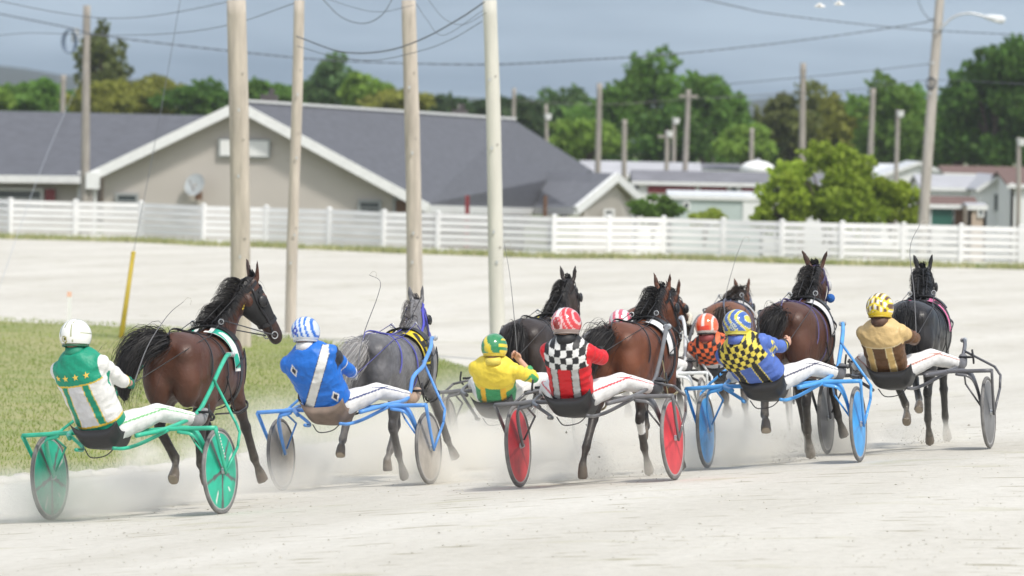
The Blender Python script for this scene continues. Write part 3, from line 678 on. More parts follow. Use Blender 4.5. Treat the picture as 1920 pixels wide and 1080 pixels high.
# street lamp arm on the leaning pole
po = Vector(PR[0].location); dR = PR[1].y
mb = MB(); pts = [at(x, y, dR - .25) - po for x, y in ((1762, 56), (1772, 45), (1784, 34), (1800, 27), (1822, 25), (1850, 32))]; mb.tube(pts, .034, n=8); arm = obj('lamp_arm', mb, m_met, PR[0], smooth=True)
mb = MB(); a_, b_ = at(1846, 31, dR - .25) - po, at(1885, 38, dR - .25) - po; mb.limb([a_, a_.lerp(b_, .3), a_.lerp(b_, .8), b_], [(.05, .05), (.09, .085), (.12, .075), (.06, .04)], n=14); lh = obj('lamp_head', mb, mat('lamp_housing', (.62, .65, .67), .4), PR[0], smooth=True)
mb = MB(); q = a_.lerp(b_, .62); mb.ball(q - Vector((0, 0, .05)), (.14, .08, .06), 14, 8); obj('lens', mb, m_trim, lh, smooth=True)
mb = MB(); c = at(1745, 158, dR - .15) - po
for k in range(3): mb.tube([c + Vector((.13 * math.cos(a), -.04 - .02 * k, .15 * math.sin(a) + .02 * k)) for a in np.linspace(0, 6.28, 14)], .014, n=5, sub=2)
obj('cable_coil', mb, m_blk, PR[0])
mb = MB()
for y in (60, 118, 175): mb.limb([at(1759 - y * .075, y, dR) - po - Vector((0, 0, .03)), at(1759 - y * .075, y, dR) - po + Vector((0, 0, .03))], [.135, .135], n=14, sub=1)
obj('bracket_band', mb, m_met, PR[0])
# yellow guy guard + guy wires
a_, b_ = gp(226, 636), None
dG = a_.y; b_ = at(250, 474, dG + .3); t = thing('guy_wire_guard', 'leaning yellow plastic guard on the guy wire by the grass edge', 'guy wire guard', a_)
mb = MB(); mb.limb([Vector((0, 0, -.05)), b_ - a_], [.045, .036], n=10, sub=1); obj('guard_tube', mb, mat('yellow_guard', (.62, .46, .05), .5, var=.15, vscale=4), t, smooth=True)
mb = MB(); mb.ball(b_ - a_, (.042, .042, .03)); obj('end_cap', mb, mat('yellow_guard', (.62, .46, .05), .5), t)
def wire(label, pts, r=.02, m=m_blk, twist=False, name='power_line', cat='power line', grp='overhead lines strung between the poles'):
    P = [at(*p) for p in pts]; o_ = P[0]; mb = MB(); r = r * .68
    Q, _ = catmull(P, [(1, 1)] * len(P), 8 if not twist else 40)
    if twist:
        for ph in (0, 3.14):
            mb.limb([q - o_ + Vector((0, math.cos(i * .9 + ph) * r * .9, math.sin(i * .9 + ph) * r * .9)) for i, q in enumerate(Q)], [r * .8] * len(Q), None, n=4, sub=1)
    else: mb.limb([q - o_ for q in Q], [r] * len(Q), None, n=5, sub=1)
    o = obj(name, mb, m); o.location = o_; tag(o, label, cat, grp); return o
wire('guy wire running from the yellow guard up out of the picture', [(250, 474, dG + .3), (294, 250, dG + 1.2), (338, 0, dG + 2.2), (345, -40, dG + 2.4)], .008, name='guy_wire', cat='guy wire', grp='guy wires')
wire('faint guy wire crossing the far left from the grey pole', [(160, 130, 166), (120, 215, 140), (72, 330, 112), (0, 535, 92), (-30, 610, 86)], .007, m_met, name='guy_wire', cat='guy wire', grp='guy wires')
wire('long bundled cable sagging from left edge to the leaning light pole', [(-60, 12, 150), (0, 26, 148), (120, 50, 146), (200, 68, 145), (435, 96, 142), (640, 114, 140), (907, 121, 137), (1100, 112, 135), (1280, 100, 134), (1500, 76, 142), (1710, 46, 148), (1752, 36, 149)], .019, twist=True)
wire('twisted cable dropping from the top right towards the leaning light pole', [(1290, -8, 128), (1380, 12, 128.5), (1450, 26, 130), (1630, 47, 142), (1745, 57, 149), (1930, 66, 133)], .015, twist=True)
wire('line sagging across the top left sky', [(0, 2, 100), (100, 22, 100), (200, 34, 100), (300, 28, 100), (422, 4, 98), (450, -10, 98)], .011)
wire('line falling left from the slim pole top', [(552, 6, 85), (440, 44, 90), (330, 62, 96), (200, 66, 104), (60, 62, 112), (-20, 68, 115)], .010)
wire('heavy line swooping left from the pale pole to the slim pole', [(908, 4, 78), (860, 36, 79), (790, 74, 80), (720, 96, 82), (640, 97, 84), (556, 68, 85)], .016)
wire('second thinner line swooping under the heavy swoop', [(904, 40, 78), (850, 72, 79), (790, 95, 80), (700, 113, 82), (620, 104, 84), (556, 86, 85)], .008)
wire('loop of line hanging between slim and knotted poles', [(603, -4, 84), (640, 32, 84), (682, 44, 83), (716, 28, 82), (738, -6, 82)], .010)
wire('fine line falling left of the knotted pole', [(775, 10, 80), (700, 22, 82), (600, -6, 84)], .006)
wire('fine line falling right of the knotted pole', [(780, 6, 80), (800, 36, 80), (832, 66, 79), (905, 20, 78)], .006)
wire('short drooping line between knotted and pale poles', [(800, -5, 80), (832, 34, 79), (868, 46, 79), (912, 24, 78)], .006)
wire('thin line far behind crossing from the woods to the leaning pole', [(1340, 160, 168), (1450, 150, 158), (1600, 136, 145), (1742, 120, 149)], .016)
wire('lowest thin line behind reaching the leaning pole', [(1340, 185, 168), (1450, 178, 158), (1600, 168, 145), (1742, 150, 149), (1930, 158, 132)], .011)
wire('faint line in front of the middle wood', [(960, 188, 215), (1124, 196, 205), (1290, 186, 200), (1504, 172, 165)], .014, m_grey)
wire('curling loose line beside the leaning pole top', [(1752, 42, 148.8), (1735, 28, 148.8), (1724, 8, 148.8), (1722, -10, 148.8)], .018)
# two white gulls gliding at the top right
m_gull = mat('gull_white', (.8, .8, .78), .6)
for lab, px, py, s in (('white gull gliding at the top of the sky, left of the pair', 1537, 12, 1), ('white gull gliding at the top of the sky, right of the pair', 1573, 8, .95)):
    p = at(px, py, 105); mb = MB(); mb.limb([(-.10 * s, 0, 0), (0, 0, .01), (.11 * s, 0, 0)], [.015, .04, .012], n=8)
    for k in (-1, 1): mb.limb([(0, 0, .02), (k * .02, .09 * k, .06), (-.04, .2 * k, .03)], [(.035, .01), (.03, .008), (.01, .004)], n=6)
    o = obj('gull', mb, m_gull, smooth=True); o.location = p; tag(o, lab, 'bird', 'gulls in the sky')
# white marker stake with orange tip on the grass
p = gp(129, 640); t = thing('marker_stake', 'thin white stake with an orange tip behind the white helmet', 'stake', p); h = at(125, 546, p.y).z - p.z
mb = MB(); mb.box((0, 0, h * .45 - .05), (.07, .02, h * .9 + .1)); obj('stake', mb, m_trim, t); mb = MB(); mb.box((-.005, 0, h * .94), (.075, .024, h * .1)); obj('tip', mb, mat('orange_tip', (.80, .50, .38), .6), t)
# ============================================================ HORSES
X, Y, Z = Vector((1, 0, 0)), Vector((0, 1, 0)), Vector((0, 0, 1))
TR = [(-.13, 1.28, .10, .13), (-.08, 1.27, .20, .205), (.02, 1.26, .265, .265), (.16, 1.245, .288, .29), (.34, 1.225, .272, .29), (.55, 1.195, .278, .295), (.78, 1.175, .296, .315),
      (1.0, 1.175, .288, .33), (1.16, 1.20, .262, .345), (1.32, 1.225, .225, .325), (1.46, 1.205, .195, .27), (1.57, 1.18, .14, .19), (1.62, 1.17, .07, .1)]
def trunk_at(y, ang, off=0.):          # ang: 90 = back line, 0 = right flank, -90 = belly
    ys = [t[0] for t in TR]; z, w, h = [float(np.interp(y, ys, [t[k] for t in TR])) for k in (1, 2, 3)]
    c, s = math.cos(R(ang)), math.sin(R(ang)); k = 2.25
    return Vector(((w + off) * math.copysign(abs(c) ** (2 / k), c), y, z + (h + off) * math.copysign(abs(s) ** (2 / k), s)))
HL = {  # hind leg: stifle, hock, fetlock, coronet, toe  (dy, z)
 'stance': [(.17, .95), (-.10, .57), (-.07, .22), (-.01, .10), (.05, .02)],
 'plant': [(.30, .96), (.22, .57), (.48, .27), (.58, .12), (.65, .03)],
 'swing': [(.32, .99), (.06, .72), (.26, .44), (.15, .34), (.06, .27)],
 'back': [(.00, .93), (-.34, .62), (-.57, .33), (-.64, .18), (-.62, .05)],
 'lift': [(.12, .95), (-.24, .68), (-.50, .47), (-.62, .42), (-.69, .33)],
 'fold': [(.22, .96), (.02, .66), (.05, .36), (-.06, .27), (-.10, .16)],
 'fwd': [(.30, .98), (.14, .64), (.36, .38), (.47, .29), (.56, .22)]}
FL = {  # fore leg: elbow, knee, fetlock, coronet, toe
 'stance': [(0, .95), (.04, .56), (.02, .22), (.07, .10), (.12, .02)],
 'reach': [(.06, .97), (.33, .66), (.52, .36), (.60, .25), (.66, .17)],
 'flex': [(.03, .96), (.25, .68), (.06, .46), (-.06, .43), (-.14, .36)],
 'back': [(-.05, .95), (-.16, .57), (-.36, .30), (-.44, .22), (-.44, .10)],
 'plant': [(.04, .96), (.20, .57), (.34, .25), (.42, .12), (.48, .02)]}
def horse(H):
    yaw, nk, hp = H.get('yaw', 0), H.get('neck', 0), H.get('pitch', 38)
    hh = H.get('lift', 0)
    b = MB()
    b.loft([(Vector((0, y, z)), X, Z, w, h) for y, z, w, h in TR], 24, sup=2.25)
    for s in (-1, 1):
        b.ball((s * .12, .10, 1.335), (.16, .26, .165)); b.ball((s * .165, .20, 1.12), (.125, .21, .25)); b.ball((s * .125, -.02, 1.14), (.135, .13, .26))
        b.ball((s * .175, 1.30, 1.20), (.085, .20, .27)); b.ball((s * .15, 1.14, 1.06), (.09, .14, .16)); b.ball((s * .09, 1.52, 1.10), (.10, .12, .15))
    b.ball((0, 1.22, 1.47), (.07, .24, .09))
    # legs
    legpts = []
    for key, s, i in (('LH', -1, 0), ('RH', 1, 0), ('LF', -1, 1), ('RF', 1, 1)):
        pose = H['pose'][['LH', 'RH', 'LF', 'RF'].index(key)]
        if i == 0:
            q = HL[pose]; hx = [.155, .175, .135, .12, .12, .12]; o0 = .08; hx = [a_ + b2 for a_, b2 in zip(hx, {'back': (0, .01, .045, .09, .11, .12), 'plant': (0, 0, -.01, -.04, -.045, -.05), 'swing': (0, .01, .05, -.01, -.03, -.035), 'lift': (0, .02, .05, .03, .0, -.01), 'fwd': (0, .02, .01, -.04, -.05, -.05)}.get(pose, (0,) * 6))]
            pts = [(s * .15, o0 + .02, 1.20)] + [(s * hx[k + 1], o0 + q[k][0], q[k][1]) for k in range(5)]
            top = pts[:3]; st = Vector(pts[1]); hk = Vector(pts[2]); ft = Vector(pts[3])
            mid = st.lerp(hk, .5) + Vector((0, -.012, 0))
            b.limb([pts[0], Vector(pts[0]).lerp(st, .55), st, mid, st.lerp(hk, .82), hk], [(.135, .22), (.12, .205), (.088, .135), (.070, .098), (.046, .066), (.050, .068)], n=14)
            b.ball(hk + Vector((0, -.028, .035)), (.034, .045, .055), 12, 8)
            b.limb([hk, hk.lerp(ft, .25), hk.lerp(ft, .7), ft], [(.052, .068), (.041, .052), (.039, .047), (.045, .052)], n=12)
        else:
            q = FL[pose]; hx = [.16, .14, .125, .12, .12]; o0 = 1.27; hx = [a_ + b2 for a_, b2 in zip(hx, {'reach': (0, .02, .05, .07, .08), 'flex': (0, .03, -.02, -.03, -.03), 'back': (0, -.01, .02, .03, .03)}.get(pose, (0,) * 5))]
            pts = [(s * .165, o0 + .04, 1.15)] + [(s * hx[k], o0 + q[k][0], q[k][1]) for k in range(5)]
            el = Vector(pts[1]); kn = Vector(pts[2]); ft = Vector(pts[3])
            b.limb([pts[0], el, el.lerp(kn, .35), el.lerp(kn, .8), kn], [(.09, .15), (.078, .115), (.062, .080), (.042, .050), (.046, .052)], n=14)
            b.ball(kn, (.045, .048, .052), 12, 8)
            b.limb([kn, kn.lerp(ft, .25), kn.lerp(ft, .7), ft], [(.052, .057), (.039, .045), (.037, .044), (.043, .050)], n=12)
        cn, toe = Vector(pts[4]), Vector(pts[5])
        b.limb([ft, ft.lerp(cn, .5), cn], [(.037, .042), (.029, .034), (.040, .044)], n=12)
        dv = (toe - cn).normalized()
        b.limb([cn - dv * .008, cn.lerp(toe, .4), toe], [(.041, .045), (.047, .053), (.053, .061)], n=14, sub=1)
        legpts.append((Vector(pts[1] if i else pts[1]), hk if i == 0 else kn, ft, cn, toe))
    # neck
    rt = Vector((0, 1.30, 1.36)); mid = Vector((nk * .35, 1.53, 1.53 + hh * .4)); pl = Vector((nk, 1.64, 1.70 + hh))
    U = Vector((1, 0, 0))
    nst = b.limb([Vector((0, 1.16, 1.26)), rt, mid.lerp(rt, .45), mid, pl.lerp(mid, .45), pl + Vector((0, .03, -.01))],
                 [(.16, .24), (.145, .23), (.112, .19), (.084, .152), (.074, .125), (.072, .11)], U, n=18)
    # head
    cp, sp = math.cos(R(hp)), math.sin(R(hp)); D = Vector((math.sin(R(yaw)) * cp, math.cos(R(yaw)) * cp, -sp)); HU = D.cross(Z).normalized(); HV = HU.cross(D).normalized()
    hp0 = pl + Vector((0, .0, .015))
    HS = [(-.04, -.015, .055, .065), (.03, -.02, .078, .105), (.13, -.045, .094, .135), (.22, -.045, .096, .135), (.31, -.03, .075, .112), (.41, -.012, .056, .083), (.50, -.004, .052, .070), (.565, -.008, .056, .066), (.605, -.015, .048, .052), (.63, -.02, .026, .03)]
    b.loft([(hp0 + D * a + HV * c, HU, HV, w, h) for a, c, w, h in HS], 18, sup=2.2)
    for s in (-1, 1):
        b.ball(hp0 + D * .20 + HU * (s * .078) + HV * .045, .034, 10, 6)             # brow
        b.ball(hp0 + D * .14 + HU * (s * .062) + HV * -.10, (.04, .07, .06), 10, 6)   # cheek
        er = hp0 + D * .015 + HU * (s * .058) + HV * .085
        tip = er + Vector((0, 0, 1)) * .165 + HU * (s * H.get('ear', .035)) - D * .015
        b.limb([er - Z * .03, er.lerp(tip, .2), er.lerp(tip, .5), er.lerp(tip, .82), tip], [(.028, .026), (.036, .026), (.036, .020), (.021, .013), (.006, .006)], HU, n=12)
    hm = remesh(b.mesh('body'), .0155, 4)
    P = co(hm).astype(float); ed = np.empty(len(hm.edges) * 2, dtype=np.int32); hm.edges.foreach_get('vertices', ed); ed = ed.reshape(-1, 2)
    msk = ((P[:, 2] > .92) & (P[:, 1] < 1.75))[:, None]; cnt = np.bincount(ed.ravel(), minlength=len(P))[:, None]
    for _ in range(9):
        acc = np.zeros_like(P); np.add.at(acc, ed[:, 0], P[ed[:, 1]]); np.add.at(acc, ed[:, 1], P[ed[:, 0]]); P = np.where(msk, P * .45 + .55 * acc / cnt, P)
    setco(hm, P)
    P = P + nrm(hm) * ((.0075 * nz1(P, 10, 41) + .0042 * nz1(P, 24, 42)) * (P[:, 2] > .9))[:, None]; setco(hm, P)
    # coat colour: points, muzzle, hooves, plus the dust that clings low down
    base, dark, leg = [np.array(c) for c in H['coat']]
    c = np.tile(base, (len(P), 1))
    fl_ = nz1(P, 7, 3)[:, None] * .10; c = c * (1 + fl_)
    if H.get('dapple'):
        from mathutils import noise as mn
        dn = np.array([mn.cell(Vector((p[0] * 22, p[1] * 22, p[2] * 22))) for p in P[::1]]) if False else nz1(P, 55, 4) * nz1(P, 38, 6)
        c = c * (1 + np.clip(dn * 3.2, -.2, .28)[:, None]); k = np.clip((P[:, 1] - 1.15) / .5, 0, 1)[:, None]; c = c * (1 - .1 * k) + np.array([.30, .29, .29]) * .25 * k
        k = np.clip((.40 - P[:, 1]) / .5, 0, 1)[:, None] * .55; c = c * (1 - k) + dark * k
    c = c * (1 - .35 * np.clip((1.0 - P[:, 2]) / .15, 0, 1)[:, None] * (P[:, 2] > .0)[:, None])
    k = np.zeros(len(P)); hf = np.zeros(len(P)); dst = np.zeros(len(P)); wr = np.zeros(len(P))
    PV = P.astype(float)
    def sd_(a, b_):
        a = np.array(a); d = np.array(b_) - a; t = np.clip(((PV - a) @ d) / (d @ d), 0, 1); return np.linalg.norm(PV - a - t[:, None] * d, axis=1), t
    for li, (st, hk, ft, cn, toe) in enumerate(legpts):
        d, t = sd_(st, hk); k = np.maximum(k, np.where(d < .12, np.clip((t - .35) / .4, 0, 1), 0))
        for a, b_ in ((hk, ft), (ft, cn), (cn, toe)):
            d, t = sd_(a, b_); k = np.maximum(k, np.where(d < .085, 1, 0))
        d, t = sd_(hk, ft); dst = np.maximum(dst, np.where(d < .08, t * .18, 0))
        if H.get('wrap') == li: wr = np.maximum(wr, np.where((d < .08) & (t > -.1) & (t < .42) & (t > .04), 1, 0))
        d, t = sd_(ft, cn); dst = np.maximum(dst, np.where(d < .07, .20 + t * .22, 0))
        d, t = sd_(cn, toe); sole_ = ((PV - np.array(cn)) @ np.array((toe - cn).normalized()) > (toe - cn).length - .004) & (np.linalg.norm(PV - np.array(toe), axis=1) < .055); soles = sole_ if li == 0 else (soles | sole_); hf = np.maximum(hf, np.where((d < .085) & (t > .02), 1, 0))
    k = k * (P[:, 2] < 1.0); c = c * (1 - k[:, None]) + leg * k[:, None]
    dust = np.array([.42, .38, .31]); n_ = np.clip(nz1(P, 60, 8) * .5 + .6, 0, 1)
    dd = (dst * n_)[:, None]; c = c * (1 - dd) + dust * dd
    hf = hf[:, None]; c = c * (1 - hf) + np.array([.15, .125, .10]) * hf
    c[soles] = (.36, .30, .23)
    c = c * (1 - wr[:, None]) + np.array([.7, .7, .68]) * wr[:, None]
    q = (PV - np.array(hp0)) @ np.array(D); onh = (np.linalg.norm(PV - np.array(hp0 + D * .5), axis=1) < .26)
    kk = (np.clip((q - .36) / .16, 0, 1) * onh)[:, None] * .8; c = c * (1 - kk) + dark * kk
    e = ((PV[:, 2] > hp0.z + .10))[:, None] * .6; c = c * (1 - e) + dark * e
    if not H.get('dapple'):
        PVv = PV; dm = np.full(len(P), 9.)
        for i in range(4, len(nst)):
            p0, U0, V0, ru, rv = nst[i]; up = V0 if V0.y < 0 else -V0; q0 = np.array(p0 + up * rv * .95); dm = np.minimum(dm, np.linalg.norm(PVv - q0, axis=1))
        kk = np.clip((.10 - dm) / .03, 0, 1)[:, None]; c = c * (1 - kk) + np.array(H['hair']) * kk
    setcol(hm, c); t = thing('horse', H['label'], 'horse', H['M'] @ Matrix.Translation((H.get('dx', 0), H['y0'], 0)) @ Matrix.Rotation(R(H.get('hrot', 0)), 4, 'Z') @ Matrix.Scale(H.get('sc', 1), 4), 'harness racing horses')
    m_coat = mat('coat_' + H['coatname'], (.1, .05, .03), H.get('rough', .47), attr=True, bump=.22, bscale=40, spec=.5, var=.22, vscale=5)
    obj('body', hm, m_coat, t)
    # eyes
    for s in (-1, 1):
        mb = MB(); mb.ball(hp0 + D * .215 + HU * (s * .094) + HV * .032, .019, 10, 8); obj('eye', mb, mat('horse_eye', (.01, .006, .004), .1, spec=.8), t, smooth=True)
    # mane and tail
    hair = np.array(H['hair']); m_hair = mat('horse_hair', (.02, .015, .012), .5, attr=True, spec=.35)
    def strands(name, roots, n, seed, curl, width, core=None):
        r = np.random.RandomState(seed); mb = MB()
        for k_ in range(n):
            pts = roots(r.uniform(0, 1), r); pts = [Vector(p) for p in pts]
            pts, _ = catmull(pts, [(1, 1)] * len(pts), 3); sx = Vector(r.normal(size=3)).normalized(); cc = tuple(np.clip(hair * (1 + r.uniform(-.35, .45)) + r.uniform(0, .012), 0, 1)); vs = []; L_ = len(pts)
            ph = r.uniform(0, 6, 3); am = curl * r.uniform(.3, 1.2)
            for i, p in enumerate(pts):
                f = i / (L_ - 1); w = width * (1 - .8 * f) * r.uniform(.8, 1.1)
                p = p + Vector((math.sin(f * 6 + ph[0]), math.sin(f * 5 + ph[1]), math.sin(f * 7 + ph[2]))) * (am * f); vs += [p - sx * w, p + sx * w]
            mb.add(vs, [(2 * i, 2 * i + 1, 2 * i + 3, 2 * i + 2) for i in range(L_ - 1)], cc)
        if core:
            n0 = len(mb.v); core(mb); mb.c[n0:] = [tuple(hair * .7)] * (len(mb.v) - n0)
        return obj(name, mb, m_hair, t, cols=True)
    mdir = H.get('mdir', -1); mlen = H.get('mlen', .24); fly = H.get('fly', .5)
    def ncrest(f):
        a = f * (len(nst) - 1 - 6) + 5.2; i = min(int(a), len(nst) - 2); p0, U0, V0, ru, rv = nst[i]; p1 = nst[i + 1][0]; w = a - i
        up = V0 if V0.z > -0.0 and V0.y < .3 else -V0
        up = -V0 if (-V0).y < V0.y else V0
        return p0.lerp(p1, w) + up * (rv * .93), up
    def mroot(f, r):
        p, up = ncrest(f); L_ = mlen * r.uniform(.6, 1.2); sd2 = mdir if r.uniform() < .88 else -mdir; fy = fly * r.uniform(.2, 1.4)
        return [p - up * .03 + X * r.uniform(-.02, .02), p + up * (.022 + .03 * fy) + X * (sd2 * .04), p + up * (.02 + .06 * fy) + X * (sd2 * (.06 + .05 * fy)) - Z * (L_ * .35 * (1 - .5 * fy)) - Y * (.04 * fy),
                p + X * (sd2 * (.08 + .08 * fy)) - Z * (L_ * max(.25, 1 - .6 * fy)) - Y * (.08 * fy + .02)]
    strands('mane', mroot, H.get('nm', 1300), 5 + H['id'], .016, .0034)
    def forel(f, r): p = hp0 + HV * .10 + D * r.uniform(-.03, .05) + HU * r.uniform(-.03, .03); return [p, p + Z * .03 + X * (mdir * .02), p + D * .10 + HV * .03 + X * (mdir * r.uniform(0, .06)) - Z * .05]
    strands('forelock', forel, 50, 50 + H['id'], .02, .006)
    T = [Vector(p) for p in H['tail']]; tw = H.get('tw', .085)
    TP, _ = catmull(T, [(1, 1)] * len(T), 6); keep_ = [q_ for q_ in TP]
    def tc_(f): a = f * (len(TP) - 1); i = min(int(a), len(TP) - 2); return TP[i].lerp(TP[i + 1], a - i)
    def troot(f, r):
        s0 = r.uniform(0, .5) * r.uniform(0, 1); e0 = min(1, s0 + r.uniform(.4, .75)); o1 = Vector(r.normal(size=3)) * .6; rr_ = tw
        return [tc_(s0 + (e0 - s0) * g) + o1 * rr_ * math.sin(min(1, (s0 + (e0 - s0) * g) * 2.2 + .12) * 1.57) * (1.0 if g < .9 else .7) for g in (0, .35, .7, 1)]
    def tcore(mb): mb.limb([tc_(f) for f in (0, .15, .35, .6, .85, 1)], [(.035, .035), (tw * .6, tw * .6), (tw * .95, tw * .9), (tw * .95, tw * .85), (tw * .6, tw * .6), (.02, .02)], None, n=12, sub=3)
    if H.get('tailcol'): hair = np.array(H['tailcol'])
    tl = strands('tail', troot, 1300, 90 + H['id'], .016, .0036, tcore)
    # harness
    hc = H.get('harn', (.018, .017, .02)); m_h = mat('harness_%d' % H['id'], hc, .4, spec=.5, var=.15, vscale=30); m_hk = mat('harness_black', (.015, .015, .017), .42, spec=.5)
    m_hb = mat('hobble_%d' % H['id'], H.get('hob', (.02, .02, .022)), .5)
    def strap(name, pts, w, m, th=.005):
        mb = MB(); q, _ = catmull([Vector(p) for p in pts], [(1, 1)] * len(pts), 4); mb.limb(q, [(w / 2, th)] * len(q), None, n=6, sub=1); return obj(name, mb, m, t, smooth=True)
    def band(name, pf, w, m, off=.012):   # pf(u) -> point, normal, along
        mb = MB(); vs = []; n = 40
        for i in range(n + 1):
            p, nn, al = pf(i / n); vs += [p + nn * off - al * w / 2, p + nn * (off + .008) - al * w / 2, p + nn * (off + .008) + al * w / 2, p + nn * off + al * w / 2]
        mb.add(vs, [(4 * i + j, 4 * i + (j + 1) % 4, 4 * i + 4 + (j + 1) % 4, 4 * i + 4 + j) for i in range(n) for j in range(4)]); return obj(name, mb, m, t)
    def tb(y0, y1, a0, a1):
        def f(u):
            a = a0 + (a1 - a0) * u; y = y0 + (y1 - y0) * abs(2 * u - 1) ** 1.4; p = trunk_at(y, a); q = trunk_at(y, a, .01); return p, (q - p).normalized(), Y
        return f
    band('girth_strap', tb(1.10, 1.14, -89, 269), .075, m_hk, .02)
    band('saddle', tb(1.10, 1.12, 35, 145), .14, m_hk, .03)
    band('breast_collar', lambda u: (lambda a: (trunk_at(1.45, a), (trunk_at(1.45, a, .01) - trunk_at(1.45, a)).normalized(), (Y * .5 + Z).normalized()))(-200 + 220 * u), .05, m_hk, .035)
    for y0, y1 in ((.30, .12), (.62, .70)):
        band('hanger_strap', tb(y0, y1, -55, 235), .022, m_h, .012)
    strap('back_strap', [trunk_at(1.1, 90, .02), trunk_at(.8, 90, .015), trunk_at(.5, 90, .022), trunk_at(.2, 90, .022), trunk_at(.0, 90, .03), T[0] + Z * .03], .024, m_h)
    for s in (-1, 1):
        strap('trace_strap', [trunk_at(1.42, 90 - s * 75, .04), trunk_at(1.12, 90 - s * 82, .05), trunk_at(.8, 90 - s * 88, .04)], .02, m_hk)
        mb = MB(); c0 = trunk_at(1.12, 90 - s * 20, .06); rt_ = Matrix.Rotation(R(90), 3, 'X'); mb.tube([c0 + Vector((math.cos(a) * .022, 0, math.sin(a) * .022 + .015)) for a in np.linspace(0, 6.28, 10)], .005, n=6, sub=2); obj('terret_ring', mb, m_met, t)
    # hobble loops round the four legs
    for li, (st, hk, ft, cn, toe) in enumerate(legpts):
        f = .50 if li < 2 else .42; c0 = st.lerp(hk, f); d = (hk - st).normalized(); u1 = (X - d * X.dot(d)).normalized(); u2 = d.cross(u1); rx_, ry_ = (.088, .118) if li < 2 else (.072, .088)
        mb = MB(); mb.limb([c0 + u1 * (math.cos(a) * rx_) + u2 * (math.sin(a) * ry_) for a in np.linspace(0, 2 * math.pi, 22)], [.011] * 22, None, n=6, sub=1); obj('hobble_loop', mb, m_hb, t, smooth=True)
    for s, (i0, i1) in ((-1, (0, 2)), (1, (1, 3))):
        a, b_ = legpts[i0], legpts[i1]; p0 = a[0].lerp(a[1], .5) + X * (s * .085) + Y * .07; p1 = b_[0].lerp(b_[1], .42) + X * (s * .08) - Y * .05
        strap('hobble_strap', [p0, p0.lerp(p1, .5) + X * (s * .05) - Z * .02, p1], .022, m_hb)
        mb = MB(); mb.rod(p0.lerp(p1, .45) + X * (s * .045), trunk_at(.62, 90 - s * 100, .02), .007, n=6); obj('hobble_hanger', mb, m_hb, t)
    # number cloth lying under the saddle, both flanks
    cl, inkc, digit = H['cloth']; m_cl = mat('cloth', (.5, .5, .5), .75, attr=True, bump=.25, bscale=18)
    for s in (-1, 1):
        mb = MB(); NU, NV = 44, 30; vs = []; cc = []
        for i in range(NU + 1):
            for j in range(NV + 1):
                u, v = i / NU, j / NV; a = 82 - 84 * u; y = .80 + .30 * v + .05 * u; p = trunk_at(y, a, .022 + .006 * math.sin(v * 9 + u * 4)); p.x *= s; vs.append(p)
                e = min(u * .5, 1 - u, v, 1 - v); cc.append(inkc if e < .035 or digit_hit(digit, (v - .5) / .34 * s, (.56 - u) / .30) else cl)
        mb.add(vs, [(i * (NV + 1) + j, (i + 1) * (NV + 1) + j, (i + 1) * (NV + 1) + j + 1, i * (NV + 1) + j + 1) for i in range(NU) for j in range(NV)]); mb.c = cc
        obj('number_cloth', mb, m_cl, t, cols=True, smooth=True)
    # bridle: crown strap, cheek straps, nose band, blinker cups, head check
    def hs(a, ang, off=0):
        A_ = [q[0] for q in HS]; cc_, w, h = [float(np.interp(a, A_, [q[k] for q in HS])) for k in (1, 2, 3)]; return hp0 + D * a + HV * cc_ + HU * ((w + off) * math.cos(R(ang))) + HV * ((h + off) * math.sin(R(ang)))
    def ring(a0, a1, lo=0, hi=360, off=.006):
        def f(u): a = lo + (hi - lo) * u; x = a0 + (a1 - a0) * (1 - abs(2 * u - 1)) ; p = hs(x, a); return p, (hs(x, a, .01) - p).normalized(), D
        return f
    band('crown_strap', ring(.06, .02, -60, 240), .03, m_h, .006); band('nose_band', ring(.42, .40), .035 if not H.get('fleece') else .03, m_h, .008); band('brow_band', ring(.12, .10, 20, 160), .02, m_h, .008)
    if H.get('fleece'):
        mb = MB(); 
        for k_ in range(26):
            a = -20 + 220 * k_ / 25; mb.ball(hs(.40, a, .022), .030, 8, 5)
        obj('fleece_noseband', mb, mat('sheepskin', (.72, .68, .58), .95, bump=.9, bscale=60), t, smooth=True)
    for s in (-1, 1):
        an = 0 if s > 0 else 180
        strap('cheek_strap', [hs(.05, an, .012), hs(.2, an - s * 5, .014), hs(.38, an - s * 8, .012), hs(.52, an - s * 30, .01)], .022, m_h)
        mb = MB(); c0 = hs(.20, an, .034) + HV * .035; rot = Matrix((D, HV, HU)).transposed(); mb.ball(c0 - HU * (s * .008), (.055, .050, .020), 16, 8, rot=rot); obj('blinker', mb, m_hk if H.get('hood') or H['id'] != 6 else mat('pale_blinker', (.5, .5, .5), .3), t, smooth=True)
        mb = MB(); c0 = hs(.53, an - s * 25, .02); mb.tube([c0 + D * (math.cos(a) * .03) + HV * (math.sin(a) * .03) for a in np.linspace(0, 6.28, 10)], .005, n=6, sub=2); obj('bit_ring', mb, m_met, t)
        strap('head_check', [trunk_at(1.12, 90 - s * 6, .05), hp0 + HU * (s * .055) + HV * .12 - D * .02 + Z * .0], .010, m_hk, .004)
        if H.get('pompom'):
            mb = MB(); mb.ball(hs(.30, an, .045) - HV * .05, .045, 14, 10); obj('pompom', mb, mat('blue_wool', (.02, .12, .42), .9, bump=.8, bscale=70), t, smooth=True)
